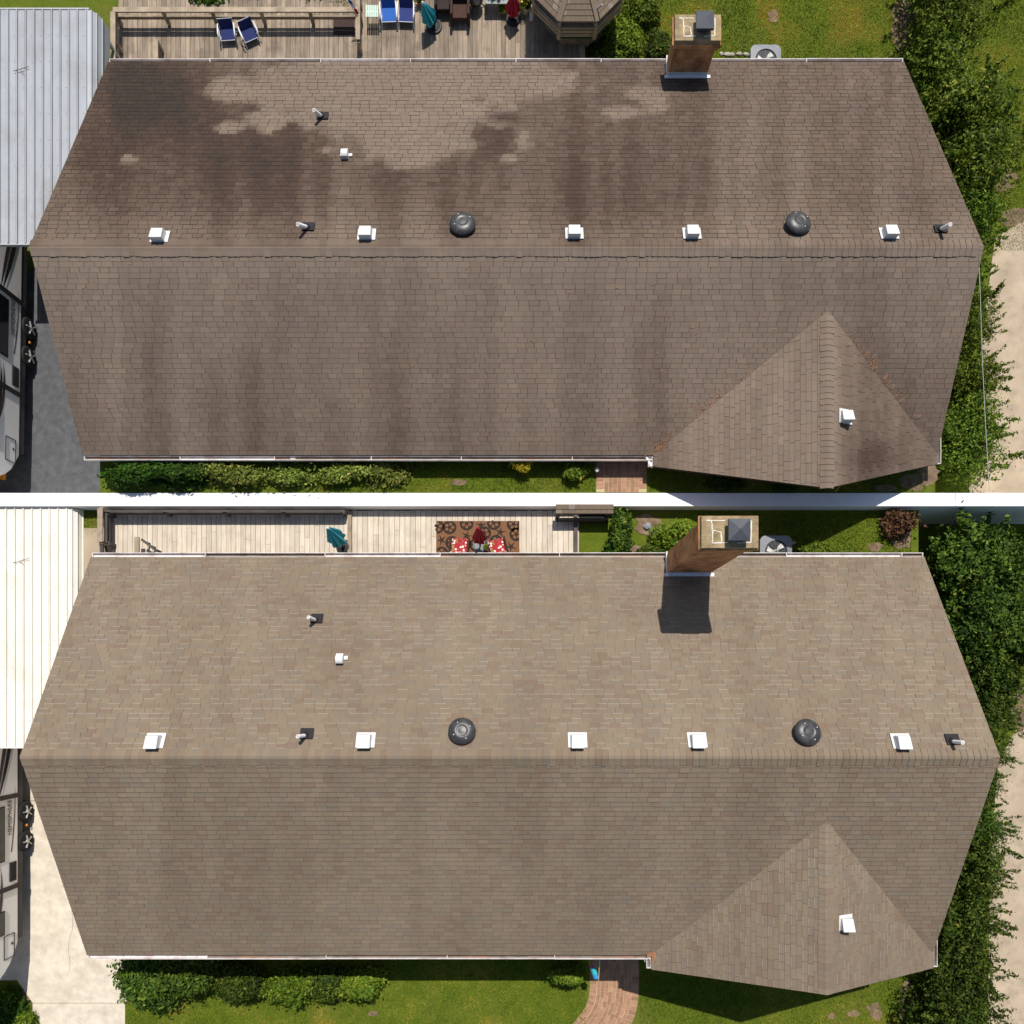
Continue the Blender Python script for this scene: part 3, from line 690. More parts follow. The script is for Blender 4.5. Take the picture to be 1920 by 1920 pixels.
# the dense row of small trees on the east side of both lots
variants = [crown_mesh('row_crown', 1.05, 1.25, h, 9500, .06, sd, m_leaf, base=.05, lumps=12, wild=.55, shoots=55) for sd, h in ((11, 2.2), (12, 2.6), (13, 2.0), (14, 2.4))]
def tree_row(spots, label, group, mat=None):
    protos = {}; vv = []
    for me, cl in variants:
        if mat: me = me.copy(); me.materials.clear(); me.materials.append(mat)
        vv.append((me, cl))
    for i, (x, y, k, s, z) in enumerate(spots):
        if k not in protos:
            t = plant('leafy_tree', label, 'tree', (x, y, z), vv[k], group); protos[k] = t
        else: t = copy_thing(protos[k], (x, y, z), label=label)
        t.rotation_euler.z = i * 1.7; t.scale = (s, s, s * (.9 + .2 * vnoise(i * 3.3, 2)))
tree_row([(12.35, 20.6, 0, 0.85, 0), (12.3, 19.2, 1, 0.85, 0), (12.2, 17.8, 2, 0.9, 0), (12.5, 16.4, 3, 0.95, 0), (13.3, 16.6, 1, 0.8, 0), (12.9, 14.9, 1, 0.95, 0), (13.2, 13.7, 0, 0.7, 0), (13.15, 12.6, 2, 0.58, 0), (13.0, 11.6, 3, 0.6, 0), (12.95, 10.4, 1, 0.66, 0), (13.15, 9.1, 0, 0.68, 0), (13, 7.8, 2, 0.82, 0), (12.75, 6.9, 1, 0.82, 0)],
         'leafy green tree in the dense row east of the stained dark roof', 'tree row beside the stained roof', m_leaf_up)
tree_row([(12.8, 3.7, 3, 1.05, 0), (14.1, 3.5, 0, 0.95, 0), (13.05, 2.2, 1, 1.05, 0), (14.2, 1.6, 3, 0.9, 0), (13.2, 0.7, 2, 0.95, 0), (13.6, -0.6, 0, 0.75, 0), (13.75, -1.7, 3, 0.5, 0), (13.6, -2.7, 2, 0.52, 0), (13.35, -3.8, 1, 0.66, 0), (13.1, -5, 3, 0.75, 0), (12.85, -6.3, 0, 0.82, 0), (12.75, -7.6, 2, 0.9, 0), (12.5, -8.9, 1, 0.9, 0), (12.3, -10.2, 3, 0.9, 0)],
         'leafy green tree in the dense row east of the clean tan roof', 'tree row beside the clean roof')
def shrub(px, py, z, label, rx, ry, h, n, leaf, seed, mat, name='shrub', **kw):
    x, y, _ = W(px, py, z + h * .7)
    return plant(name, label, 'shrub', (x, y, z), crown_mesh('shrub_crown', rx, ry, h, n, leaf, seed, mat, **kw), r0=.025, trunk='stem')
# upper front garden
shrub(240, 886, BED_Z, 'dark green bush by the grey driveway under the stained roof', .85, .33, .62, 6000, .06, 31, m_leaf_dk, flat=True)
shrub(335, 885, BED_Z, 'dark green bush just left of the pale shrubs below the stained roof', .80, .33, .6, 6000, .06, 32, m_leaf_dk, flat=True)
for i, (px, py, rx, lb) in enumerate([(440, 893, .85, 'pale green shrub next to the dark bushes, left of the downspout'), (535, 888, .8, 'pale green shrub directly below the white downspout elbow'), (630, 892, .8, 'pale green shrub right of the white downspout elbow'), (712, 886, .55, 'last pale green shrub before the open lawn')]):
    shrub(px, py - 6 + 5 * (i % 2), BED_Z, lb, rx, .30 + .05 * (i % 2), .48 - .1 * (i % 2), 2600, .05, 40 + i, m_leaf_pale, flat=True, wild=1.0, lumps=6)
shrub(979, 868, BED_Z, 'small round golden yellow bush on the lawn by the eave', .28, .22, .38, 2200, .035, 50, m_leaf_yl, flat=True)
shrub(1078, 876, BED_Z, 'leafy low plant left of the brick path, under the stained roof', .34, .3, .35, 1800, .055, 51, m_leaf_lt, flat=True)
shrub(1362, 906, BED_Z, 'clipped dark shrub below the stained gable, left one', .5, .16, .25, 2500, .045, 52, m_leaf_dk, flat=True)
shrub(1468, 913, BED_Z, 'clipped dark shrub below the stained gable, near its point', .28, .1, .2, 1600, .045, 53, m_leaf_dk, flat=True)
# behind the stained house
for i, (px, py, rx, ry, h, lb) in enumerate([(1172, 62, .75, .7, .6, 'bright green shrub touching the gazebo railing'), (1205, 16, .7, .6, .5, 'bright green shrub at the top edge behind the gazebo'), (1150, 100, .9, .4, .4, 'low green shrub between the deck end and the brick chimney'), (1238, 78, .4, .4, .35, 'small green shrub tucked against the lit left side of the brick chimney')]):
    shrub(px, py, 0, lb, rx, ry, h, 4500, .055, 60 + i, m_leaf_lt if i < 2 else m_leaf, flat=True)
for i, (px, lb) in enumerate([(430, 'green shrub behind the deck rail above the navy chairs'), (560, 'green shrub behind the deck rail, middle one'), (625, 'pale shrub behind the deck rail near the flags')]):
    shrub(px, -2, 0, lb, 1.0, .3, .45, 3000, .06, 70 + i, m_leaf_dk if i < 2 else m_leaf_lt, flat=True)
# back terrace of the clean house
for i, (px, py, rx, ry, h, mt, lb) in enumerate([(1165, 985, .32, .55, .55, m_leaf, 'upright green shrub right of the gazebo edge'), (1160, 1025, .36, .3, .35, m_leaf_dk, 'dark low shrub at the end of the deck boards'), (1262, 1010, .55, .42, .5, m_leaf_lt, 'bright green shrub against the left side of the clean house chimney'), (1225, 1035, .35, .22, .3, m_leaf, 'small green plant at the eave left of the clean house chimney'), (1535, 1030, .5, .3, .35, m_leaf_lt, 'yellow green shrub beside the air conditioner')]):
    shrub(px, py, TER_Z, lb, rx, ry, h, 3000, .05, 80 + i, mt, flat=True)
shrub(1690, 980, TER_Z, 'dead brown bush at the end of the back lawn', .55, .4, .5, 1500, .055, 90, m_leaf_br, name='dead_bush', lumps=7)
# front of the clean house
shrub(262, 1846, 0, 'big rounded dark green bush beside the concrete driveway', .95, .9, 1.5, 12000, .065, 91, m_leaf, lumps=10)
shrub(335, 1840, 0, 'big dark green bush right of the largest one, at the corner of the lawn', .9, .65, 1.4, 8000, .065, 92, m_leaf, lumps=10)
for i, (px, lb) in enumerate([(450, 'hedge bush nearest the big dark bushes, clean house front'), (535, 'second hedge bush along the clean house front'), (612, 'third hedge bush along the clean house front'), (675, 'hedge bush at the open end of the front hedge')]):
    shrub(px, 1853 - i * 2, 0, lb, .84 - .05 * i, .58 - .05 * i, .95, 6500, .06, 95 + i, m_leaf_lt if i % 2 else m_leaf, lumps=7)
shrub(1062, 1833, 0, 'single low leafy shrub left of the curved brick path', .55, .22, .95, 3000, .055, 101, m_leaf_lt)
shrub(-5, 1905, 0, 'leafy bush at the bottom left corner beside the driveway', .55, .7, .7, 6000, .07, 102, m_leaf_dk)
shrub(38, 1925, 0, 'small pale bush at the bottom edge beside the driveway slab', .4, .4, .5, 2500, .06, 103, m_leaf_lt)
for i, (px, py, lb) in enumerate([(1760, 1905, 'low sapling between the tree row and the front lawn corner'), (1700, 890, 'leafy sapling beside the stained gable corner')]):
    pass

# grass blades on the lawns that show (nobody could count them)
def grass(name, zones, n, seed, mat, h=.035):
    r = np.random.RandomState(seed); A = np.array([(x1 - x0) * (y1 - y0) for x0, y0, x1, y1, z, _ in zones]); k = r.choice(len(zones), n, p=A / A.sum())
    Z = np.array(zones)[k]; x = Z[:, 0] + r.rand(n) * (Z[:, 2] - Z[:, 0]); y = Z[:, 1] + r.rand(n) * (Z[:, 3] - Z[:, 1])
    a = r.rand(n) * 6.283; w = r.uniform(.006, .014, n); hh = h * r.uniform(.5, 1.5, n); lx, ly = r.randn(n) * h * .7, r.randn(n) * h * .7
    V = np.stack([np.stack([x - np.cos(a) * w, y - np.sin(a) * w, Z[:, 4]], 1), np.stack([x + np.cos(a) * w, y + np.sin(a) * w, Z[:, 4]], 1), np.stack([x + lx, y + ly, Z[:, 4] + hh], 1)], 1).reshape(-1, 3)
    me = bpy.data.meshes.new(name); me.vertices.add(3 * n); me.vertices.foreach_set('co', V.ravel()); me.loops.add(3 * n); me.loops.foreach_set('vertex_index', np.arange(3 * n, dtype=np.int32))
    me.polygons.add(n); me.polygons.foreach_set('loop_start', np.arange(0, 3 * n, 3, dtype=np.int32)); me.polygons.foreach_set('loop_total', np.full(n, 3, dtype=np.int32))
    cl = np.array([fbm(px * .9, py * .9 + 30, 3) for px, py in zip(x, y)])
    at = me.attributes.new('tint', 'FLOAT', 'FACE'); at.data.foreach_set('value', np.clip(.33 + Z[:, 5] + (cl - .5) * 2.3 + r.randn(n) * .24, 0, 1).astype(np.float32))
    me.materials.append(mat); me.update()
    o = bpy.data.objects.new(name, me); C.objects.link(o); return o
m_blade = leaf_mat('grass_blade_mat', (.075, .13, .010), (.18, .225, .018), (.36, .34, .06), .35)
tag(grass('grass', [(-5.2, 5.45, 2.25, 6.6, BED_Z, .1), (3.7, 5.45, 11.2, 6.3, BED_Z, .12), (2.2, 18.6, 11.6, 21.2, 0, .32), (13.4, 13.2, 15.5, 21.2, 0, .15), (5.1, 3.1, 11.0, 5.0, TER_Z, 0), (-11.5, -10.4, 2.2, -7.6, 0, .05), (3.8, -10.4, 11.8, -7.6, 0, .05), (13.5, -1, 15.4, 4.8, 0, 0), (-12, 4.4, -11.0, 5.0, TER_Z, 0)], 220000, 5, m_blade),
    'short mown green grass of the lawns around both houses', 'grass', kind='stuff')

# rusty pine needles caught on the roofs
m_needle = M('pine_needle_mat', (.46, .20, .09), .9, .3, 9)
nd = MB()
def sfront(x, y, F, Rg): return Rg[3] - (Rg[2] - y) * (Rg[3] - F[3]) / (Rg[2] - F[2])
rr = random.Random(9)
for i in range(220):
    t = rr.random()
    if i < 100:   # in the valleys
        s = rr.choice((-1, -1, 1)); xe = UG[0] if s < 0 else UG[1]; k = rr.choice((rr.gauss(.03, .03), rr.gauss(.36, .05), rr.random() * .6)) if s < 0 else rr.choice((rr.gauss(.62, .06), rr.gauss(.45, .1)))
        x = xe + (UG[2] - xe) * k; y = UF[2] + (UG[3] - UF[2]) * k + .03 + abs(rr.gauss(0, .10)); x += rr.gauss(0, .10) - s * 0
        if 0.35 < k < .5 and rr.random() < .5: pass
    else: x = rr.uniform(-11, 11); y = rr.uniform(6.4, 10.2)
    if s if False else (x > UG[0] and y < UG[3] and abs(x - UG[2]) < (UG[2] - UG[0]) * (UG[3] - y) / (UG[3] - UF[2]) - .02):
        z = UG[4] - abs(x - UG[2]) * (UG[4] - UF[3]) / (UG[2] - UG[0])
    else: z = sfront(x, y, UF, UR)
    a = rr.gauss(.9, .7); L = rr.uniform(.05, .12) if i > 100 else rr.uniform(.08, .17); z += .02
    p = Vector((x, y, z)); d = Vector((math.cos(a), math.sin(a), .25)) * L
    nd.tube([p - d * .5, p + Vector((.01, -.01, .006)), p + d * .5], .0036, 3, cap=False)
tag(nd.build('pine_needles', m_needle), 'rusty orange pine needles lying in the valleys of the stained roof', 'needles', kind='stuff')
nd = MB()
for i in range(26):
    x = LG[0] + rr.gauss(-.02, .07); y = LF[2] + rr.gauss(0, .07); a = rr.random() * 3.1; d = Vector((math.cos(a), math.sin(a), .0)) * .07; p = Vector((x, y, 2.95))
    nd.tube([p - d, p + d], .006, 3, cap=False)
tag(nd.build('pine_needles', m_needle), 'small clump of rusty pine needles at the gutter corner of the clean roof', 'needles', kind='stuff')

# ------------------------------------------------------------------ carports
m_met_u = M('carport_metal_mat', (.36, .38, .40), .5, .08, 2, dirt=(.22, .21, .20), dirt_amt=.5, dirt_scale=.8, spec=.3, stretch=(3, .5, 1))
m_met_l = M('carport_cream_mat', (.80, .755, .655), .5, .04, 2, dirt=(.55, .48, .38), dirt_amt=.5, dirt_scale=1.0, spec=.3)
m_seam = M('carport_seam_mat', (.17, .10, .085), .9, .6, 3, stretch=(6, .5, 1))
m_seam_l = M('carport_seam_light_mat', (.46, .41, .34), .9, .35, 3, stretch=(6, .5, 1))
m_steel = M('post_steel_mat', (.42, .42, .41), .5, .1)
def carport(label, x0, xe, y0, y1, z, mats, pitch=.225, drop=.6):
    t = thing('carport', label, 'carport', ((x0 + xe) / 2, (y0 + y1) / 2, 0))
    mb = MB(); sm = MB(); sc = MB(); x = xe; i = 0
    while x > x0:
        a = max(x0, x - pitch); zz = z + rng.uniform(-.004, .004)
        # panel: flat, a low step and a standing rib at its edge
        mb.quad((a, y0, zz), (x - .03, y0, zz), (x - .03, y1, zz), (a, y1, zz))
        mb.quad((x - .03, y0, zz), (x - .03, y0, zz + .035), (x - .03, y1, zz + .035), (x - .03, y1, zz))
        mb.quad((x - .03, y0, zz + .035), (x - .004, y0, zz + .035), (x - .004, y1, zz + .035), (x - .03, y1, zz + .035))
        mb.quad((x - .004, y0, zz + .035), (x - .004, y0, zz - .01), (x - .004, y1, zz - .01), (x - .004, y1, zz + .035))
        if i: sm.box((x - .042, (y0 + y1) / 2, z + .012), (.012, y1 - y0, .012))
        for k in range(1, 9):
            sc.lathe([(.011, 0), (.011, .008), (.004, .012)], (x - .10, y0 + (y1 - y0) * k / 9 + rng.uniform(-.01, .01), z), 6)
        x -= pitch; i += 1
    ro = mb.build('roof', mats[0], t); sm.build('seams', mats[1], ro); sc.build('screws', m_steel, ro)
    sd = MB(); pts = [(xe, z + .01), (xe + .10, z - .03), (xe + .19, z - .12), (xe + .25, z - .28), (xe + .27, z - drop)]
    for (a, za), (b, zb) in zip(pts, pts[1:]): sd.quad((a, y0, za), (a, y1, za), (b, y1, zb), (b, y0, zb))
    for (a, za) in pts[1:4]: sd.box((a, (y0 + y1) / 2, za + .01), (.03, y1 - y0, .03))
    sd.build('side_panel', mats[0], t)
    ed = MB(); ed.box(((x0 + xe) / 2, y0 - .02, z - .03), (xe - x0 + .1, .04, .09)); ed.build('edge_trim', m_steel if mats[0] is m_met_u else mats[0], t); ed = MB(); ed.box(((x0 + xe) / 2, y1 + .02, z - .03), (xe - x0 + .1, .04, .09)); ed.build('edge_trim', m_steel if mats[0] is m_met_u else mats[0], t)
    for px in (x0 + .1, xe + .12):
        for py in (y0 + 1.3, (y0 + y1) / 2 + .6, y1 - .15):
            p = MB(); p.box((px, py, (z - .1) / 2), (.08, .08, z - .1)); p.build('post', m_steel, t)
    tw = MB(); tx, ty, _ = W(40, 133 if y0 > 5 else 1055, z + .05)
    tw.tube([(tx - .22, ty, z + .045), (tx, ty + .06, z + .05), (tx + .2, ty + .12, z + .045)], .008, 5); tw.tube([(tx - .05, ty + .04, z + .045), (tx + .06, ty - .06, z + .045)], .006, 5)
    tag(tw.build('fallen_twig', m_bark), 'small dry twig lying on the %s carport roof' % ('blue grey' if y0 > 5 else 'cream'), 'twig')
    return t
carport('blue grey ribbed metal carport beside the stained dark roof', -13.95, -11.52, 12.2, 18.55, 1.9, (m_met_u, m_seam), .235)
carport('cream ribbed metal carport beside the clean tan roof', -14.0, -12.05, -1.45, 5.03, 1.9, (m_met_l, m_seam_l), .235)

# ------------------------------------------------------------------ travel trailers
m_rv = M('trailer_body_mat', (.90, .87, .83), .45, .03, 1.5, spec=.4, fine=0)
m_rv_dk = M('trailer_skirt_mat', (.06, .052, .055), .6, .1)
m_rv_trim = M('trailer_trim_mat', (.028, .025, .026), .55, .1)
m_rv_win = M('trailer_window_mat', (.008, .009, .010), .12, .05, spec=.6)
m_sw = [M('decal_brown_mat', (.07, .045, .04), .5, .08), M('decal_grey_mat', (.28, .255, .24), .5, .05), M('decal_black_mat', (.022, .018, .02), .5, .05)]
m_tire = M('tyre_mat', (.018, .018, .019), .85, .1)
m_alloy = M('alloy_mat', (.62, .61, .58), .35, .05, metal=.6)
m_refl = M('amber_mat', (.75, .30, .02), .4, .05)
def trailer(label, X, ys, yn, rot, wy, win, text_y, grille_y, door_y, bands):
    """X: plane of the east side; ys, yn: south nose and north end"""
    t = thing('travel_trailer', label, 'travel trailer', (X - 1.2, (ys + yn) / 2, 0))
    prof = [(ys + .95, .62), (yn, .62), (yn, 3.3), (yn - .1, 3.4), (ys + .35, 3.4), (ys + .08, 3.2), (ys, 2.7), (ys, 1.75), (ys + .08, 1.45), (ys + .25, 1.15), (ys + .45, .92)]
    n = len(prof); b = MB(); A = [(X, y, z) for y, z in prof]; D = [(X - 2.4, y, z) for y, z in prof]
    b.add(A + D, [tuple(range(n)), tuple(range(2 * n - 1, n - 1, -1))] + [((i + 1) % n, i, n + i, n + (i + 1) % n) for i in range(n)])
    body = b.build('body', m_rv, t, bevel=.03)
    s = MB(); s.box((X - .06, (ys + 1.0 + yn) / 2, .52), (.10, yn - ys - 1.1, .22)); s.box((X - 1.2, (ys + 1.3 + yn) / 2, .45), (2.0, yn - ys - 2, .15)); s.build('skirt', m_rv_dk, t)
    for y in wy:
        w = MB(); Mx = Matrix.Rotation(R(90), 3, 'Y')
        w.lathe([(.20, -.11), (.28, -.10), (.30, -.06), (.30, .03), (.28, .075), (.215, .085)], (X - .03, y, .31), 28, Mx); wo = w.build('wheel', m_tire, t, smooth=False)
        r_ = MB(); r_.lathe([(.215, .07), (.20, .085), (.165, .055)], (X - .03, y, .31), 28, Mx)
        rim = r_.build('rim', m_alloy, wo); sp = MB()
        for k in range(5):
            a = k * math.pi * .4 + .3; sp.bar((X + .052, y + .03 * math.cos(a), .31 + .03 * math.sin(a)), (X + .050, y + .19 * math.cos(a), .31 + .19 * math.sin(a)), .085, .02)
        sp.lathe([(.06, .07), (.055, .10), (.02, .11)], (X - .03, y, .31), 14, Mx); sp.build('spokes', m_alloy, wo)
        hb = MB(); hb.lathe([(.155, .057), (.01, .060)], (X - .03, y, .31), 24, Mx); hb.build('hub', m_rv_trim, wo)
    for (y0, y1, z0, z1) in win:
        f = MB(); f.box((X + .008, (y0 + y1) / 2, (z0 + z1) / 2), (.02, y1 - y0, z1 - z0)); fo = f.build('window', m_rv_trim, t, bevel=.008)
        f = MB(); f.box((X + .02, (y0 + y1) / 2, (z0 + z1) / 2), (.012, y1 - y0 - .08, z1 - z0 - .08)); f.build('pane', m_rv_win, fo)
    for y in bands:
        f = MB(); f.box((X + .018, y, 2.0), (.035, .13, 2.78)); f.build('dark_band', m_rv_trim, t)
    f = MB(); f.box((X + .012, grille_y, .84), (.025, .55, .26)); 
    for k in range(6): f.box((X + .026, grille_y, .74 + k * .04), (.012, .50, .012))
    f.build('vent_grille', m_rv_trim, t)
    f = MB(); y, z, a, h = door_y, .98, .33, .20
    for p0, p1 in (((-a, -h), (a, -h)), ((a, -h), (a, h)), ((a, h), (-a, h)), ((-a, h), (-a, -h))): f.bar((X + .006, y + p0[0], z + p0[1]), (X + .006, y + p1[0], z + p1[1]), .022, .014)
    f.box((X + .012, y + .05, .87), (.02, .06, .05)); f.build('hatch', m_rv_trim, t)
    def swoosh(pts0, pts1, mat, k):
        mb = MB(); N = 24
        bez = lambda P, s: ((1 - s) ** 2 * P[0][0] + 2 * s * (1 - s) * P[1][0] + s * s * P[2][0], (1 - s) ** 2 * P[0][1] + 2 * s * (1 - s) * P[1][1] + s * s * P[2][1])
        x = X + .002 + .0012 * k
        for i in range(N):
            a, b_ = bez(pts0, i / N), bez(pts0, (i + 1) / N); c, d = bez(pts1, (i + 1) / N), bez(pts1, i / N)
            mb.add([(x, *a), (x, *b_), (x, *c), (x, *d)], ((0, 1, 2, 3),))
        mb.build('stripe', mat, t)
    y = text_y
    swoosh([(y + .9, .75), (y + .1, .68), (y - 1.0, .86)], [(y + .9, .75), (y + .1, .76), (y - 1.0, .90)], m_sw[1], 0)
    swoosh([(y + .6, .73), (y - .1, .70), (y - 1.0, .90)], [(y + .6, .73), (y - .1, .745), (y - 1.0, .92)], m_sw[0], 1)
    for j, (dz, mt) in enumerate(((0, m_sw[0]), (.11, m_sw[2]), (.22, m_sw[1]))):
        yg = grille_y + .2
        swoosh([(yg, 1.32 + dz), (yg - 1.2, 1.0 + dz), (yg - 2.2, 1.75 + dz)], [(yg + .3, 1.37 + dz), (yg - 1.2, 1.08 + dz), (yg - 2.2, 1.92 + dz)], mt, 2 + j)
    yb = bands[0]
    for j, dz in enumerate((.0, .20)):
        swoosh([(yb + .1, 1.42 - dz * .4), (yb + .7, 1.25 - dz), (yb + 2.0, .95 - dz)], [(yb + .1, 1.45 - dz * .4), (yb + .8, 1.38 - dz), (yb + 2.0, 1.10 - dz)], m_sw[j * 2], 6 + j)
    cu = bpy.data.curves.new('lettering', 'FONT'); cu.body = 'HEMISPHERE'; cu.size = .215; cu.extrude = .002; cu.align_x = 'CENTER'; cu.align_y = 'CENTER'; cu.space_character = 1.02
    tmp = bpy.data.objects.new('lettering', cu); C.objects.link(tmp)
    bpy.context.view_layer.update(); me = bpy.data.meshes.new_from_object(tmp.evaluated_get(bpy.context.evaluated_depsgraph_get())); bpy.data.objects.remove(tmp)
    xs = [v.co.x for v in me.vertices]; k = .98 / (max(xs) - min(xs))
    Mt = Matrix(((0, 0, 1, X + .008), (k, 0, 0, text_y), (0, 1, 0, .955), (0, 0, 0, 1)))
    off = wloc(t)
    for v in me.vertices: v.co = (Mt @ v.co) - off
    me.materials.clear(); me.materials.append(m_sw[0]); lo = bpy.data.objects.new('lettering', me); C.objects.link(lo); lo.parent = t
    q = MB(); q.box((X + .02, wy[0] - .40, .28), (.03, .06, .05)); q.build('reflector', m_refl, t)
    q = MB(); q.box((X - .6, ys + .55, .45), (.12, .5, .12)); q.build('hitch', m_refl, t)
    t.rotation_euler.z = rot
    return t
# measured from the sketch: heights ~ .6-1.2 m on the side that faces the houses
yy = lambda py, z=.8: (NADIR - py) * (CAM_H - z) / FPX
trailer('white travel trailer with brown stripes parked on the grey driveway by the stained house', -14.22, 5.95, 13.6, R(-.9), (yy(598), yy(653)), [(yy(681), yy(574), 1.14, 2.1), (yy(850), yy(775), 1.45, 2.2)], yy(600), yy(706), yy(846), (yy(562), yy(736)))
trailer('white travel trailer with brown stripes parked on pale concrete by the clean house', -14.30, -8.15, .9, 0, (yy(1527), yy(1584)), [(yy(1610), yy(1508), 1.16, 2.1), (yy(1745), yy(1700), 1.16, 2.2)], yy(1531), yy(1633), yy(1770), (yy(1492), yy(1662)))
# ------------------------------------------------------------------ decks
m_deck_u = M('deck_board_mat', (.30, .235, .17), .9, .25, 3, .35, tint=.28, dirt=(.10, .075, .058), dirt_amt=.7, dirt_scale=1.4, stretch=(6, .6, 1), fine=50)
m_deck_l = M('deck_pale_mat', (.62, .53, .42), .9, .14, 3, .35, tint=.14, dirt=(.36, .29, .22), dirt_amt=.45, dirt_scale=1.6, stretch=(6, .6, 1), fine=50)
m_rail = M('rail_wood_mat', (.38, .30, .21), .9, .25, 3, .3, tint=.15, dirt=(.18, .14, .10), dirt_amt=.6, dirt_scale=2)
m_rail_dk = M('rail_dark_mat', (.10, .085, .075), .9, .25, 3, .3, tint=.15)
def boards(x0, x1, y0, y1, z, w=.14):
    mb = MB(); x = x0
    while x < x1 - .02:
        e = rng.uniform(-.01, .01); cut = rng.choice((None, rng.uniform(y0 + .3, y1 - .3)))
        segs = [(y0, y1)] if cut is None or y1 - y0 < 1 else [(y0, cut - .003), (cut + .003, y1)]
        for a, b in segs: mb.box((x + w / 2, (a + b) / 2 + e, z - .02 + rng.uniform(-.002, .002)), (w - .009, b - a, .04))
        x += w
    return mb
def railing(t, p0, p1, z, h, mat, posts, lower=1, top_w=.14, name='railing'):
    p0, p1 = Vector((*p0, z)), Vector((*p1, z)); up = Vector((0, 0, h))
    mb = MB(); mb.bar(p0 + up, p1 + up, top_w, .04); mb.build('handrail', mat, t, bevel=.004)
    for k in range(lower):
        mb = MB(); q = Vector((0, 0, h * (k + 1) / (lower + 1))); mb.bar(p0 + q, p1 + q, .04, .09); mb.build('rail', mat, t)
    for k in range(posts):
        p = p0 + (p1 - p0) * (k / max(1, posts - 1)); mb = MB(); mb.box((p.x, p.y, z + h / 2 - .02), (.09, .09, h - .04)); mb.build('post', mat, t)
DU, DL = .4, TER_Z + .06
du = thing('wooden_deck', 'weathered brown wooden deck behind the stained house', 'deck', (-5, 19, 0))
x0, x1 = W(222, 60, DU)[0], W(1088, 60, DU)[0]
boards(x0, x1, 16.6, 20.9, DU).build('deck_boards', m_deck_u, du)
f = MB(); f.box(((x0 + x1) / 2, 18.75, .2), (x1 - x0 - .1, 4.1, .32)); f.build('frame', m_rail_dk, du)
railing(du, (x0 + .1, 19.56), (W(672, 20, .85)[0], 19.56), DU, .45, m_rail, 6)
railing(du, (x0 + .1, 18.0), (x0 + .1, 19.5), DU, .45, m_rail, 3)
xr_ = W(671, 60, .8)[0]; railing(du, (xr_, 18.75), (xr_, 20.7), DU, .4, m_rail, 4, top_w=.13)
xs_ = W(292, 105, .8)[0]; railing(du, (xs_, 17.9), (xs_, 18.75), DU, .4, m_rail, 2, lower=2)
# lighter boards by the rail
dl = thing('wooden_deck', 'pale wooden deck behind the clean tan house', 'deck', (-5, 4, 0))
a0, a1, a2 = W(212, 1000, DL)[0], W(652, 1000, DL)[0], W(1086, 1000, DL)[0]
boards(a0, a1, 2.98, 5.02, DL, .135).build('deck_boards', m_deck_l, dl)
boards(a1 + .12, a2, 2.98, 5.02, DL, .145).build('deck_boards', m_deck_l, dl)
railing(dl, (a0, 4.90), (a1 - .05, 4.90), DL, .40, m_rail_dk, 5, lower=2, top_w=.05)
railing(dl, (W(188, 990, DL + .5)[0], 4.05), (W(188, 990, DL + .5)[0], 4.95), DL, .5, m_rail, 2, lower=1)
railing(dl, (a0 + .05, 4.05), (a0 + .05, 4.85), DL, .4, m_rail_dk, 2, lower=2, top_w=.05)
s = MB(); s.bar((W(190, 1018, DL + .4)[0], 4.05, DL + .4), (W(208, 1042, DL)[0], 3.5, DL + .35), .09, .06); s.bar((W(197, 1018, DL + .2)[0], 4.05, DL + .2), (W(212, 1042, DL)[0], 3.5, DL + .15), .05, .06); s.build('stair_rail', m_rail_dk, dl)
xs2 = W(257, 1020, DL + .4)[0]; s = MB(); s.bar((xs2, 3.4, DL + .4), (xs2, 4.2, DL + .4), .12, .05); s.build('stair_rail', m_rail, dl)
s = MB(); s.bar((xs2 + .1, 4.15, DL + .36), (xs2 + .48, 3.85, DL + .30), .06, .06)
for k in range(3): s.box((xs2 + .14 + k * .15, 4.1 - k * .11, DL + .16), (.05, .05, .3))
s.build('stair_rail', m_rail_dk, dl)
s = MB(); s.box(((a1 + .06), 4.0, DL + .03), (.11, 2.0, .06)); s.build('curb_board', m_rail, dl)

# ------------------------------------------------------------------ things on the upper deck
m_navy = M('navy_mesh_mat', (.012, .022, .11), .8, .12, 30)
m_blue = M('blue_mesh_mat', (.02, .11, .42), .8, .12, 30)
m_blue2 = M('dark_blue_mesh_mat', (.02, .035, .16), .8, .12, 30)
m_frame = M('chair_white_frame_mat', (.72, .73, .74), .4, .03)
def beach_chair(label, px, py, mat, rz, w=.52, group='low mesh deck chairs'):
    x, y, _ = W(px, py, DU); t = thing('deck_chair', label, 'chair', (x, y, DU), rz, group)
    def part(nm, m, fn, **k):
        mb = MB(); fn(mb); return mb.build(nm, m, t, world=False, **k)
    h = w / 2
    part('seat', mat, lambda b: b.box((0, 0, .22), (w - .06, .46, .02), M4=Matrix.Rotation(R(5), 3, 'X')), bevel=.006)
    part('backrest', mat, lambda b: b.box((0, .30, .36), (w - .06, .02, .36), M4=Matrix.Rotation(R(-28), 3, 'X')), bevel=.006)
    for s in (-1, 1):
        part('armrest', m_frame, lambda b: b.tube([(s * h, .30, .42), (s * h * 1.05, .22, .425), (s * h * 1.08, -.10, .41), (s * h * 1.05, -.22, .38), (s * h, -.26, .30)], [.018, .024, .024, .022, .016], 8), smooth=True)
        part('leg', m_frame, lambda b: b.tube([(s * h, .12, .40), (s * h, -.36, 0)], .014, 8), smooth=True)
        part('leg', m_frame, lambda b: b.tube([(s * h * .96, -.22, .22), (s * h * .96, .36, 0)], .013, 8), smooth=True)
    part('frame_bar', m_frame, lambda b: (b.tube([(-h, -.24, .2), (h, -.24, .2)], .012, 8), b.tube([(-h, .40, .53), (h, .40, .53)], .012, 8)))
    return t
beach_chair('navy blue mesh deck chair, left of the pair by the deck rail', 431, 74, m_navy, R(4)).scale = (.86, .66, .7)
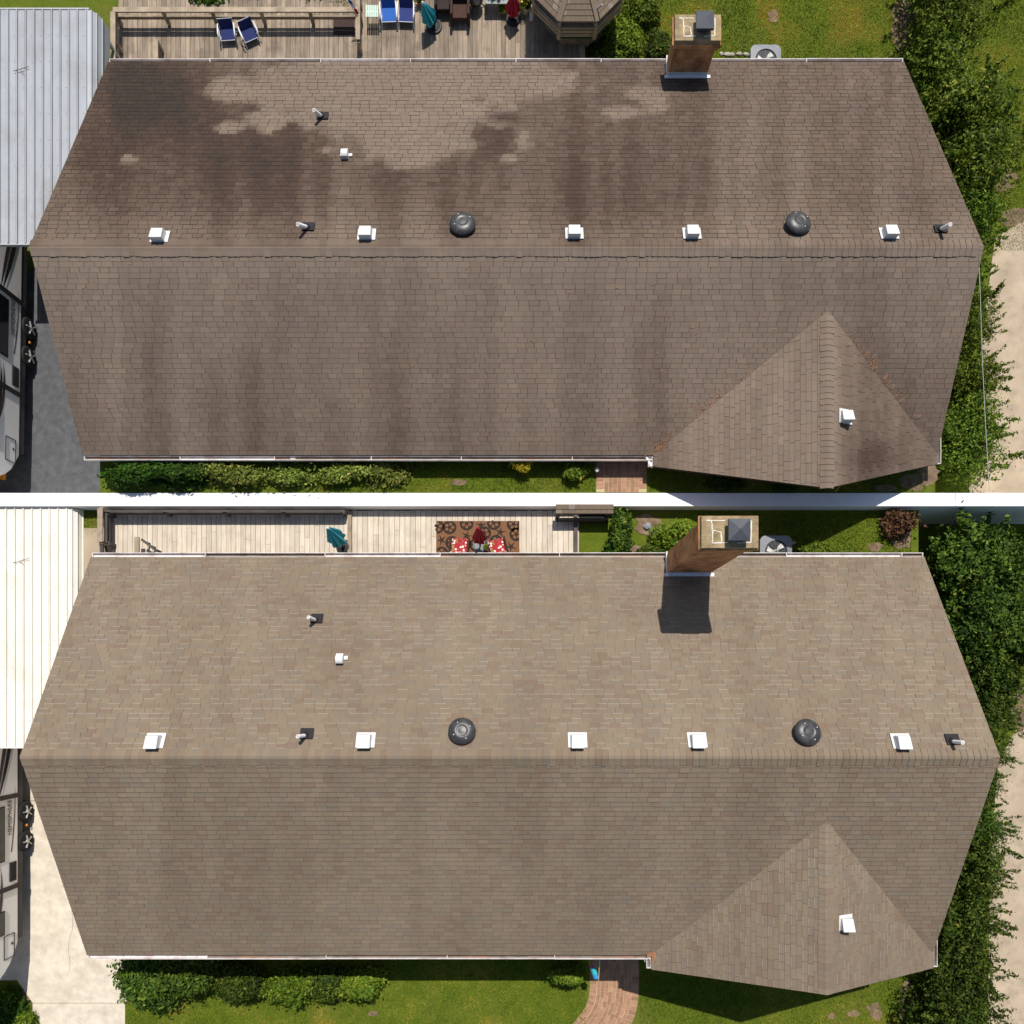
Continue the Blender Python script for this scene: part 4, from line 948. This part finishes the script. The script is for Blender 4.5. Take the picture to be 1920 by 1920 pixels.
beach_chair('navy blue mesh deck chair, turned, right of the pair by the deck rail', 472, 74, m_navy, R(24)).scale = (.86, .66, .7)
beach_chair('bright blue mesh deck chair beside the mint green side table', 731, 38, m_blue, R(2)).scale = (.86, .8, .75)
beach_chair('dark blue mesh deck chair between the bright blue chair and the turquoise umbrella', 763, 38, m_blue2, R(-3)).scale = (.86, .8, .75)
m_mint = M('mint_metal_mat', (.52, .66, .55), .6, .08)
x, y, _ = W(702, 42, DU); t = thing('side_table', 'small mint green slatted metal side table on the deck', 'table', (x, y, DU))
mb = MB()
for k in range(7): mb.box((x - .16 + k * .053, y, DU + .34), (.042, .34, .015))
mb.box((x, y, DU + .325), (.36, .05, .015)); mb.build('table_top', m_mint, t)
for sx in (-1, 1):
    for sy in (-1, 1): mb = MB(); mb.tube([(x + sx * .15, y + sy * .15, DU + .33), (x + sx * .19, y + sy * .17, DU)], .012, 6); mb.build('leg', m_mint, t)
m_mat_b = M('door_mat_mat', (.055, .035, .03), .95, .25, 20)
mb = MB(); x, y, _ = W(645, 48, DU); mb.box((x, y - .05, DU + .01), (.62, .45, .02))
tag(mb.build('door_mat', m_mat_b, bevel=.006), 'dark brown rectangular mat on the deck beside the rail', 'mat')
# flags on the rail post
t = thing('garden_flag', 'little red, white and blue flag on the end of the deck rail', 'flag', W(660, 20, .85))
x, y, z = W(660, 20, .87); mb = MB(); mb.tube([(x + .08, y - .03, z - .1), (x - .05, y + .02, z + .35)], .007, 6); mb.build('flag_stick', m_rail, t)
for k, (nm, cc) in enumerate((('blue', (.03, .10, .42)), ('white', (.8, .8, .8)), ('red', (.55, .02, .03)))):
    mb = MB(); q = Vector((x - .05 + k * .055, y + .02 - k * .02, z + .33 - k * .10))
    mb.add([q, q + Vector((.10, -.02, -.05)), q + Vector((.13, -.05, -.14)), q + Vector((.02, -.03, -.10)), q + Vector((.05, .01, -.07))], ((0, 1, 4), (1, 2, 4), (2, 3, 4), (3, 0, 4))); mb.build('flag_cloth', M('flag_%s_mat' % nm, cc, .9, .08), t)

m_canopy_t = M('turquoise_fabric_mat', (.03, .33, .40), .85, .1, 14, tint=.15)
m_canopy_r = M('red_fabric_mat', (.36, .015, .03), .85, .12, 14, tint=.15)
m_pole_w = M('umbrella_pole_mat', (.70, .69, .66), .4, .04)
m_base = M('umbrella_base_mat', (.028, .027, .028), .55, .25, 9, .3)
def umbrella(label, base, mat, pole_h, can_h, lean, r=.20, base_r=.26, pole_m=None, white_tip=True):
    """a closed parasol: base plate, pole, pleated folded canopy and finial"""
    x, y, z = base; t = thing('parasol', label, 'parasol', base); l = Vector(lean)
    b = MB(); b.lathe([(base_r, 0), (base_r, .03), (base_r * .93, .045), (base_r * .75, .05), (base_r * .7, .062), (base_r * .25, .075), (.05, .08), (.045, .2), (.025, .21)], base, 30)
    for k in range(18): a = k * math.pi / 9; b.bar((x + math.cos(a) * base_r * .3, y + math.sin(a) * base_r * .3, z + .078), (x + math.cos(a) * base_r * .68, y + math.sin(a) * base_r * .68, z + .066), .022, .02)
    b.build('base', m_base, t)
    at = lambda h: Vector(base) + l * h
    p = MB(); p.tube([at(.05), at(pole_h)], .02, 10); p.build('pole', pole_m or m_pole_w, t, smooth=True)
    c = MB(); n = 32; rows = [(.02, pole_h - .02), (.05, pole_h - .06), (.09, pole_h - can_h * .3), (.8 * r, pole_h - can_h * .65), (r, pole_h - can_h * .93), (r * .93, pole_h - can_h), (r * .6, pole_h - can_h * .97)]
    rows = [(.02, pole_h - .02), (.05, pole_h - .06), (max(.07, r * .45), pole_h - can_h * .3), (.8 * r, pole_h - can_h * .65), (r, pole_h - can_h * .93), (r * .93, pole_h - can_h), (r * .6, pole_h - can_h * .97)]
    q = l.to_track_quat('Z', 'Y') if l.length else None
    P = []
    for j, (rr_, h) in enumerate(rows):
        for k in range(n):
            a = 2 * math.pi * k / n; m_ = 1 + (.24 if j > 1 else .1) * math.cos(8 * a + .6 * math.sin(3 * a)) ; dz = .05 * math.cos(8 * a) * (j >= 4) + .03 * math.sin(2 * a) * (j >= 4)
            P.append(at(h) + q @ Vector((rr_ * m_ * math.cos(a), rr_ * m_ * math.sin(a), dz)))
    for j in range(len(rows) - 1):
        for k in range(n): c.add([P[j * n + k], P[j * n + (k + 1) % n], P[(j + 1) * n + (k + 1) % n], P[(j + 1) * n + k]], ((3, 2, 1, 0),), .5 + .5 * math.cos(2 * math.pi * k / n * 8))
    c.build('canopy', mat, t, smooth=False)
    f = MB(); f.lathe([(.03, 0), (.035, .03), (.015, .06)], at(pole_h - .03), 12); f.build('finial', m_pole_w if white_tip else mat, t)
    return t
umbrella('closed turquoise umbrella between blue chair and wicker armchair on the brown deck', W(814, 50, DU), m_canopy_t, .86, .58, (-.28, -.16, 1), r=.20, base_r=.24)
umbrella('closed dark red umbrella beside the potted plants on the brown deck', W(962, 37, DU), m_canopy_r, .80, .50, (-.02, -.1, 1), r=.19, base_r=.21, white_tip=False)
umbrella('closed turquoise umbrella on the pale deck of the clean house', W(645, 1026, DL), m_canopy_t, 1.85, 1.1, (.02, .05, 1), r=.21, base_r=.21, pole_m=m_base)
# wicker seats, grill, glass table, pots
m_wick = M('wicker_mat', (.065, .028, .018), .75, .35, 40, .8, fine=120)
m_wick2 = M('wicker_dark_mat', (.03, .018, .015), .75, .35, 40, .8, fine=120)
def armchair(label, px, py, m, w=.56, top=.42):
    x, y, z = W(px, py, DU); t = thing('armchair', label, 'chair', (x, y, z))
    mb = MB(); mb.box((x, y + .02, z + .2), (w - .12, .5, .09)); mb.build('seat', m, t, bevel=.02)
    mb = MB(); mb.box((x, y + .31, z + .32), (w - .06, .07, .34), M4=Matrix.Rotation(R(-10), 3, 'X')); mb.build('backrest', m, t, bevel=.02)
    for s in (-1, 1):
        mb = MB(); mb.box((x + s * (w / 2 - .035), y + .03, z + .21), (.07, .56, .34)); mb.tube([(x + s * (w / 2 - .035), y - .26, z + .385), (x + s * (w / 2 - .035), y + .32, z + .40)], .04, 8); mb.build('armrest', m, t)
        for q in (-.22, .28): mb = MB(); mb.box((x + s * (w / 2 - .04), y + q, z + .05), (.05, .05, .1)); mb.build('leg', m, t)
    return t
armchair('brown wicker armchair between the turquoise umbrella and the grill', 864, 34, m_wick)
armchair('dark brown wicker seat half hidden behind the turquoise umbrella', 833, 18, m_wick2, .5)
m_gl = M('table_glass_mat', (.32, .36, .34), .08, .1, spec=.8)
m_gr = M('grill_lid_mat', (.20, .22, .22), .3, .15, metal=.5)
x, y, z = W(893, 12, DU); t = thing('grill', 'round lidded grill on black legs beside the wicker armchair', 'grill', (x, y, z))
mb = MB(); mb.lathe([(.20, .22), (.22, .28), (.20, .36), (.14, .42), (.05, .45), (.03, .48)], (x, y, z), 24); mb.build('lid', m_gr, t, smooth=True)
mb = MB(); mb.lathe([(.08, .08), (.18, .14), (.21, .22)], (x, y, z), 24); mb.build('bowl', m_vent_dk, t)
for k in range(3): mb = MB(); a = k * 2.09; mb.tube([(x + .12 * math.cos(a), y + .12 * math.sin(a), z + .14), (x + .24 * math.cos(a), y + .24 * math.sin(a), z)], .014, 6); mb.build('leg', m_vent_dk, t)
x, y, z = W(931, 12, DU); t = thing('glass_table', 'low glass topped table carrying flower pots by the red umbrella', 'table', (x, y, z))
mb = MB(); mb.box((x, y, z + .3), (.62, .42, .014)); mb.build('table_top', m_gl, t)
mb = MB()
for a, b_ in (((-1, -1), (1, -1)), ((1, -1), (1, 1)), ((1, 1), (-1, 1)), ((-1, 1), (-1, -1))): mb.bar((x + a[0] * .31, y + a[1] * .21, z + .29), (x + b_[0] * .31, y + b_[1] * .21, z + .29), .03, .03)
mb.build('frame', m_vent_dk, t)
for sx in (-1, 1):
    for sy in (-1, 1): mb = MB(); mb.tube([(x + sx * .29, y + sy * .19, z + .28), (x + sx * .31, y + sy * .21, z)], .014, 6); mb.build('leg', m_vent_dk, t)
m_terra = M('terracotta_mat', (.42, .15, .06), .85, .15)
m_cream = M('cream_pot_mat', (.66, .58, .42), .8, .08)
m_soil = M('soil_mat', (.03, .022, .016), .95, .3)
def pot(label, p, r, m, mt, n=260, h=.16, seed=1, flower=None, lk=1.0):
    x, y, z = p; t = thing('potted_plant', label, 'potted plant', p)
    b = MB(); b.lathe([(r * .7, 0), (r * .95, r * 1.1), (r * 1.08, r * 1.1), (r * 1.08, r * 1.35), (r * .95, r * 1.35), (r * .92, r * 1.15)], p, 20); b.build('pot', m, t)
    s = MB(); s.lathe([(r * .93, r * 1.14), (.003, r * 1.16)], p, 20); s.build('soil', m_soil, t)
    me, _ = crown_mesh('pot_foliage', r * 1.5 * lk, r * 1.5 * lk, h, n, .03, seed, mt, flat=True, lumps=5); o = bpy.data.objects.new('foliage', me); C.objects.link(o); o.parent = t; o.location = (0, 0, r * 1.2)
    if flower:
        f = MB()
        for k in range(4):
            a = k * 1.7; q = Vector((x + r * .8 * math.cos(a), y + r * .8 * math.sin(a), z + r * 1.3 + h)); f.lathe([(.005, 0), (.03, .012), (.012, .02)], q, 7)
        f.build('flowers', flower, t)
m_fl_y = M('yellow_flower_mat', (.75, .5, .02), .8, .1); m_fl_r = M('red_flower_mat', (.6, .05, .03), .8, .1)
for i, (dx, dy, r_, m_, lb) in enumerate([(-.22, .02, .06, m_terra, 'terracotta pot at the left end of the glass table'), (-.09, -.04, .07, m_cream, 'cream pot, second from the left on the glass table'), (.07, -.08, .05, m_frame, 'little white pot near the front edge of the glass table'), (.21, .02, .075, m_terra, 'terracotta pot at the right end of the glass table')]):
    pot(lb, (x + dx, y + dy, z + .307), r_, m_, m_leaf_lt if i % 2 else m_leaf, 140, .07, 200 + i, m_fl_y if i == 0 else None, .8)
pot('flowering plant in a wide bowl right of the red umbrella', W(985, 22, DU), .14, m_cream, m_leaf, 700, .14, 210, m_fl_y, 1.15)
pot('small orange potted plant left of the red umbrella base', W(942, 25, DU), .08, m_terra, m_leaf_lt, 400, .12, 211, None, 1.1)
pot('red flowers in a pot behind the blue chairs', W(788, 8, DU), .10, m_terra, m_leaf, 300, .12, 212, m_fl_r)
mb = MB(); p = W(996, 31, DU + .12); mb.box(p, (.10, .012, .2), M4=Matrix.Rotation(R(-35), 3, 'X') @ Matrix.Rotation(R(15), 3, 'Z')); 
tag(mb.build('white_sign', m_trim), 'small blank white board leaning at the foot of the gazebo', 'sign')

# ------------------------------------------------------------------ gazebo
def gazebo():
    cx, cy = 1.83, 19.86; n = 8; Rr, z0, ze, za = 1.42, .95, 1.56, 2.2
    t = thing('gazebo', 'octagonal wooden gazebo with a tan shingle roof at the end of the brown deck', 'gazebo', (cx, cy, 0))
    ang = [math.pi / 8 + k * math.pi / 4 for k in range(n)]
    mb = MB(); stn = []
    for k in range(n):
        a, b = ang[k], ang[(k + 1) % n]; rows = 12
        for j in range(rows):
            f0, f1 = j / rows, (j + 1) / rows; r0, r1 = Rr * (1 - f0), Rr * (1 - f1)
            za0, za1 = ze + (za - ze) * f0, ze + (za - ze) * f1
            p0, p1 = Vector((math.cos(a), math.sin(a), 0)), Vector((math.cos(b), math.sin(b), 0)); m_ = max(1, int(7 * (1 - f0)))
            for s in range(m_):
                q = lambda r, u, z: Vector((cx, cy, 0)) + (p0 + (p1 - p0) * u) * r + Vector((0, 0, z))
                mb.add([q(r0, s / m_, za0 + .012), q(r0, (s + .97) / m_, za0 + .012), q(r1, (s + .97) / m_, za1 + .002), q(r1, s / m_, za1 + .002)], ((0, 1, 2, 3),), rng.random() * .999)
        c = Vector((cx, cy, 0)); mb.add([c + p0 * Rr + Vector((0, 0, ze - .04)), c + p1 * Rr + Vector((0, 0, ze - .04)), c + p1 * Rr + Vector((0, 0, ze + .01)), c + p0 * Rr + Vector((0, 0, ze + .01))], ((0, 1, 2, 3),), .3)
        mb.add([c + p0 * Rr + Vector((0, 0, ze - .005)), c + p1 * Rr + Vector((0, 0, ze - .005)), c + Vector((0, 0, za - .01))], ((0, 1, 2),), .3)
    ro = mb.build('roof', m_sh_new, t, pattr=[.25] * len(mb.v))
    hp = MB()
    for a in ang: hp.bar((cx + Rr * math.cos(a), cy + Rr * math.sin(a), ze + .02), (cx, cy, za + .02), .14, .02, .1)
    hp.build('hip_cap', m_sh_new, ro, pattr=[.05] * len(hp.v))
    fl = MB(); fl.prism([(cx + 1.26 * math.cos(a), cy + 1.32 * math.sin(a)) for a in ang], z0 + .0, z0 + .03); bs = MB(); bs.prism([(cx + .95 * math.cos(a), cy + .95 * math.sin(a)) for a in ang], .1, z0 - .06); bs.build('base', m_deck_u, t); fl.build('floor', M('green_carpet_mat', (.012, .10, .03), .95, .15, 30, .4), t)
    for k in range(n):
        a, b = ang[k], ang[(k + 1) % n]; P = (cx + 1.3 * math.cos(a), cy + 1.3 * math.sin(a)); Q = (cx + 1.3 * math.cos(b), cy + 1.3 * math.sin(b))
        p = MB(); p.box((*P, (z0 + ze) / 2), (.1, .1, ze - z0), rz=a); p.build('post', m_rail, t)
        r_ = MB()
        for h in (.10, .21, .32): r_.bar((*P, z0 + h), (*Q, z0 + h), .04, .08)
        r_.bar((*P, z0 + .38), (*Q, z0 + .38), .16, .03); r_.build('side_rail', m_rail, t)
    b = MB(); b.box((cx + .2, 18.45, DU + .3), (.15, .55, .06)); b.build('step_board', m_rail, t)
    b = MB(); b.tube([(cx + .35, cy - 1.0, z0 + .5), (cx + .62, cy - 1.12, z0 + .9)], .025, 8); b.build('brace', m_steel, t)
gazebo()
# the strip of gazebo that shows behind the clean house: low bay with a shingled lip
t = thing('gazebo', 'dark wooden gazebo edge with a shingled lip above the pale deck', 'gazebo', W(1092, 965, TER_Z))
xa, xb = W(1042, 955, 2.2)[0], W(1150, 955, 2.2)[0]
mb = MB(); st = []
for j in range(2):
    for k in range(9):
        u0, u1 = k / 9, (k + .97) / 9; xx = lambda u: xa + (xb - xa) * u
        mb.quad((xx(u0), 4.80 + j * .1, 2.22 + j * .04), (xx(u1), 4.80 + j * .1, 2.22 + j * .04), (xx(u1), 4.92 + j * .1, 2.25 + j * .04), (xx(u0), 4.92 + j * .1, 2.25 + j * .04))
mb.box(((xa + xb) / 2, 4.92, 2.18), (xb - xa, .26, .03)); mb.build('roof', m_sh_new, t, pattr=[.3] * len(mb.v))
for xx in (xa + .08, xb - .12):
    p = MB(); p.box((xx, 4.86, TER_Z + .29), (.1, .1, .56)); p.build('post', m_rail_dk, t)
p = MB(); 
for h in (.12, .24, .36): p.bar((xa + .1, 4.72, TER_Z + h), (xb - .14, 4.72, TER_Z + h), .04, .06)
p.build('side_rail', m_rail_dk, t)
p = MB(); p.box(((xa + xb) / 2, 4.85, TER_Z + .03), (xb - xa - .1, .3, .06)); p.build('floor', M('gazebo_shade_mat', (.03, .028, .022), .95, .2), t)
p = MB(); p.box((W(1079, 1000, DL)[0], 4.0, DL + .06), (.10, 1.75, .1)); tag(p.build('curb_beam', m_rail_dk), 'dark timber beam along the right end of the pale deck', 'beam')

# ------------------------------------------------------------------ things on the pale deck
m_rug = M('rug_mat', (.20, .095, .045), .95, .12, 25, .3, fine=120); m_rug_d = M('rug_dark_mat', (.035, .024, .018), .95, .2, 30, .2)
rx0, ry1, rx1 = W(818, 977, DL)[0], W(818, 977, DL)[1], W(974, 977, DL)[0]; ry0 = 3.25
mb = MB(); mb.box(((rx0 + rx1) / 2, (ry0 + ry1) / 2, DL + .008), (rx1 - rx0, ry1 - ry0, .016))
def disc(cx, cy, r, z, mat, n=20, star=0, rot=0, ins=.4):
    pts = []; m_ = star * 2 if star else n
    for k in range(m_):
        a = 2 * math.pi * k / m_ + rot; q = r * (ins if star and k % 2 else 1); pts.append((min(rx1 - .01, max(rx0 + .01, cx + q * math.cos(a))), min(ry1 - .01, max(ry0 + .01, cy + q * math.sin(a)))))
    mb.add([(cx, cy, z)] + [(x_, y_, z) for x_, y_ in pts], [(0, i + 1, (i + 1) % m_ + 1) for i in range(m_)], mat=mat)
for i, (px, py) in enumerate([(843, 989), (875, 982), (926, 981), (963, 983), (820, 988), (848, 1018), (908, 1000), (930, 1016), (968, 1002), (828, 1038), (893, 1022)]):
    cx, cy, _ = W(px, py, DL); cx = max(rx0 + .02, min(rx1 - .02, cx)); cy = min(ry1 - .02, cy)
    disc(cx, cy, .19, DL + .018, 1)
    for k in range(5): a = k * 1.2566 + i; disc(cx + .09 * math.cos(a), cy + .09 * math.sin(a), .045, DL + .021, 0, 10)
for i, (px, py) in enumerate([(875, 1005), (828, 1013), (938, 998), (958, 1025), (902, 985)]):
    cx, cy, _ = W(px, py, DL); disc(cx, cy, .17, DL + .0195, 1, star=5, rot=i * .7, ins=.25)
tag(mb.build('patterned_rug', [m_rug, m_rug_d]), 'brown rug with dark sand dollar and starfish shapes on the pale deck', 'rug')
def floral_mat():
    m, nt, N, L, b = _new('floral_fabric_mat'); n1 = _noise(nt, 9, 2, .5); tc = N.new('ShaderNodeTexCoord'); v = N.new('ShaderNodeTexVoronoi'); v.inputs['Scale'].default_value = 13
    L.new(tc.outputs['Object'], v.inputs['Vector'])
    c = _ramp(nt, v.outputs['Distance'], [(.28, (.80, .72, .62)), (.34, (.72, .55, .45)), (.40, (.34, .02, .03))], 'LINEAR')
    c = _mix(nt, 'MIX', _map(nt, n1, .60, .66, 0, 1), c, (.20, .22, .05)); L.new(c, b.inputs['Base Color']); b.inputs['Roughness'].default_value = .95; return m
m_flor = floral_mat()
def cushion_chair(label, px, py, rz):
    x, y, _ = W(px, py, DL + .45); t = thing('cushioned_chair', label, 'chair', (x, y, DL), rz)
    w = .42
    mb = MB(); mb.box((0, 0, .40), (w, .44, .10), M4=None); mb.build('seat_cushion', m_flor, t, world=False, bevel=.035)
    mb = MB(); mb.box((0, -.22, .60), (w, .10, .42), M4=Matrix.Rotation(R(14), 3, 'X')); mb.build('back_cushion', m_flor, t, world=False, bevel=.035)
    for s in (-1, 1):
        mb = MB(); mb.tube([(s * .25, .2, 0), (s * .25, .22, .52), (s * .25, -.2, .56), (s * .23, -.28, .82)], .022, 8); mb.build('armrest', m_wick, t, world=False)
        mb = MB(); mb.tube([(s * .22, -.22, .36), (s * .23, -.26, 0)], .02, 8); mb.build('leg', m_wick, t, world=False)
    mb = MB(); mb.box((0, 0, .33), (w + .06, .46, .04)); mb.build('frame', m_wick, t, world=False)
cushion_chair('chair with red and cream floral cushions left of the closed red umbrella', 861, 1024, R(-4))
cushion_chair('chair with red and cream floral cushions right of the closed red umbrella', 932, 1026, R(14))
x, y, _ = W(901, 1022, DL + .45); t = thing('round_table', 'small round grey glass table under the closed red umbrella', 'table', (x, y, DL))
mb = MB(); mb.lathe([(.05, .44), (.20, .44), (.20, .455), (.16, .46)], (x, y, DL), 28); mb.build('table_top', m_gr, t)
for k in range(3): a = k * 2.09 + .4; mb = MB(); mb.tube([(x + .08 * math.cos(a), y + .08 * math.sin(a), DL + .43), (x + .18 * math.cos(a), y + .18 * math.sin(a), DL)], .014, 6); mb.build('leg', m_vent_dk, t)
umbrella('closed red umbrella standing through the round glass table', (x, y, DL), m_canopy_r, 1.95, 1.0, (.0, .05, 1), r=.16, base_r=.15, pole_m=m_base, white_tip=False)
pot('tiny potted plant on the round glass table', (x + .14, y - .06, DL + .456), .045, m_cream, m_leaf_lt, 160, .08, 220, None, .9)

# ------------------------------------------------------------------ air conditioners, stones, windsock, wire
m_ac = M('ac_cabinet_mat', (.20, .21, .225), .5, .08); m_ac_dk = M('ac_inside_mat', (.03, .032, .036), .6, .1); m_fan = M('ac_fan_mat', (.62, .60, .55), .5, .05)
def ac(label, x, y, z, s=.86, h=.62):
    t = thing('air_conditioner', label, 'air conditioner', (x, y, z))
    def rr_(s, n=6, c=.16):
        P = []
        for q, (sx, sy) in enumerate(((1, 1), (-1, 1), (-1, -1), (1, -1))):
            for k in range(n + 1): a = q * math.pi / 2 + k * math.pi / 2 / n; P.append((x + sx * (s / 2 - c) + c * math.cos(a), y + sy * (s / 2 - c) + c * math.sin(a)))
        return P
    b = MB(); b.prism(rr_(s), z + .04, z + h - .03); b.build('cabinet', m_ac, t)
    top = MB(); n = 36; O = rr_(s * 1.02, 8); n = len(O); I = [(x + .36 * s * math.cos(2 * math.pi * k / n), y + .36 * s * math.sin(2 * math.pi * k / n)) for k in range(n)]
    top.add([(a, c, z + h) for a, c in O] + [(a, c, z + h + .015) for a, c in I] + [(a, c, z + h - .04) for a, c in O], [(k, (k + 1) % n, n + (k + 1) % n, n + k) for k in range(n)] + [((k + 1) % n, k, 2 * n + k, 2 * n + (k + 1) % n) for k in range(n)])
    top.build('top_cover', m_ac, t)
    w = MB(); w.lathe([(.355 * s, -.01), (.01, -.012)], (x, y, z + h), 36); w.build('well', m_ac_dk, t)
    f = MB()
    for k in range(3):
        a = k * 2.094 + .9; P = []
        for u, e0, e1 in ((.05, -.2, .2), (.18, -.35, .3), (.30, -.45, .12)): P += [(x + u * s * math.cos(a + e0), y + u * s * math.sin(a + e0), z + h - .008), (x + u * s * math.cos(a + e1), y + u * s * math.sin(a + e1), z + h + .002)]
        f.add(P, ((0, 1, 3, 2), (2, 3, 5, 4)))
    f.lathe([(.075 * s, -.005), (.07 * s, .006), (.01, .007)], (x, y, z + h), 18); f.build('fan', m_fan, t)
    g_ = MB()
    for k in range(14):
        a = k * math.pi / 7; g_.tube([(x, y, z + h + .035), (x + .2 * s * math.cos(a), y + .2 * s * math.sin(a), z + h + .035), (x + .37 * s * math.cos(a), y + .37 * s * math.sin(a), z + h + .012)], .0035, 4)
    g_.build('grille', m_vent_dk, t)
x, y, z = W(1436, 112, .62); ac('grey air conditioner with a round fan peeking over the stained roof eave', x, y, 0)
x, y, z = W(1455, 1034, TER_Z + .5); ac('grey air conditioner with a round fan behind the clean house, right of its chimney', x, y, TER_Z, .84, .5)
m_rock = M('stone_mat', (.42, .38, .31), .95, .25, 6, .6); m_rock_d = M('grey_stone_mat', (.26, .27, .28), .95, .25, 6, .6)
def stone(label, px, py, z, s, mat, seed, group=None):
    r = random.Random(seed); x, y, _ = W(px, py, z); mb = MB(); n = 9; c = [r.uniform(.75, 1.25) for _ in range(40)]
    mb.lathe([(s * .8, 0), (s, s * .3), (s * .75, s * .65), (s * .3, s * .8)], (x, y, z), n, Matrix.Diagonal((r.uniform(.9, 1.5), r.uniform(.7, 1), 1)) @ Matrix.Rotation(r.random() * 6, 3, 'Z'), wob=lambda t, j: c[int(t * 9 / 6.2832) % 9 + 9 * j])
    tag(mb.build('stone', mat, bevel=.01), label, 'stone', group)
for i, px in enumerate((1352, 1363, 1371, 1385, 1398, 1408)): stone('pale rounded edging stone in the row behind the stained house chimney', px, 103 + (i % 3) - 1, 0, .07, m_rock, i, 'edging stones behind the stained house')
for i, px in enumerate((1398, 1410, 1420, 1426, 1450, 1470, 1486)): stone('tan edging stone in the row around the clean house air conditioner', px, 1026 - i * .8 - (3 if i > 3 else 0), TER_Z, .085 if i in (1, 2) else .06, m_rock, 20 + i, 'edging stones behind the clean house')
stone('grey pointed garden rock on bare soil left of the clean house chimney', 1214, 988, TER_Z, .13, m_rock_d, 40)
stone('small white garden rock beside the grey pointed one', 1226, 998, TER_Z, .08, m_rock, 41)
stone('grey rock in the shrubs left of the stained house chimney', 1208, 68, 0, .11, m_rock_d, 42)
m_conc2 = M('ac_pad_mat', (.42, .40, .37), .95, .12)
# windsock by the path
t = thing('windsock', 'turquoise and yellow striped windsock hanging from a pale pole over the brick path', 'windsock', W(1122, 1832, 0))
mb = MB(); mb.tube([W(1125, 1790, 2.2), W(1122, 1838, 1.55)], .017, 8); mb.build('pole', M('pine_pole_mat', (.55, .42, .28), .8, .1), t)
A, B = Vector(W(1103, 1799, 1.75)), Vector(W(1118, 1831, 1.55)); cols = [M('sock_olive_mat', (.20, .22, .03), .9, .1), M('sock_pink_mat', (.45, .06, .22), .9, .1), M('sock_teal_mat', (.04, .42, .48), .9, .1), M('sock_blue_mat', (.04, .30, .62), .9, .1)]
seg = [(0, .3, .03, .04), (.3, .45, .04, .05), (.45, .8, .05, .085), (.8, 1, .085, .10)]
for (a, b_, r0, r1), mt in zip(seg, cols):
    mb = MB(); mb.tube([A + (B - A) * a, A + (B - A) * (b_ - .004)], [r0, r1], 14, cap=False); mb.build('sock_band', mt, t, smooth=True)
mb = MB(); mb.tube([B + Vector((0, -.02, 0)), Vector(W(1122, 1836, 1.56))], .006, 5); mb.build('cord', m_trim, t)
# overhead wire along the tree row
m_wire = M('wire_mat', (.42, .42, .40), .6, .05)
mb = MB(); mb.tube([W(1835, 480, 3.2), W(1838, 556, 3.2), W(1842, 680, 3.15), W(1848, 800, 3.1), W(1855, 921, 3.1)], .007, 6)
tag(mb.build('overhead_wire', m_wire), 'thin grey overhead wire running above the tree row by the stained roof', 'wire')
mb = MB(); mb.tube([W(1566, 922, BED_Z + .05), W(1574, 912, BED_Z + .06), W(1582, 905, BED_Z + .05)], .014, 6); tag(mb.build('garden_hose', M('hose_mat', (.55, .62, .02), .5, .05)), 'short piece of bright yellow hose on the grass under the stained gable point', 'hose')
p = W(1119, 882, BED_Z + .15); t = thing('path_light', 'small white path light beside the straight brick path', 'garden light', (p[0], p[1], BED_Z))
mb = MB(); mb.tube([(p[0], p[1], BED_Z), (p[0], p[1], BED_Z + .2)], .012, 8); mb.build('stem', m_trim, t)
mb = MB(); mb.lathe([(.02, .18), (.06, .19), (.055, .22), (.01, .25)], (p[0], p[1], BED_Z), 14); mb.build('cap', m_trim, t)
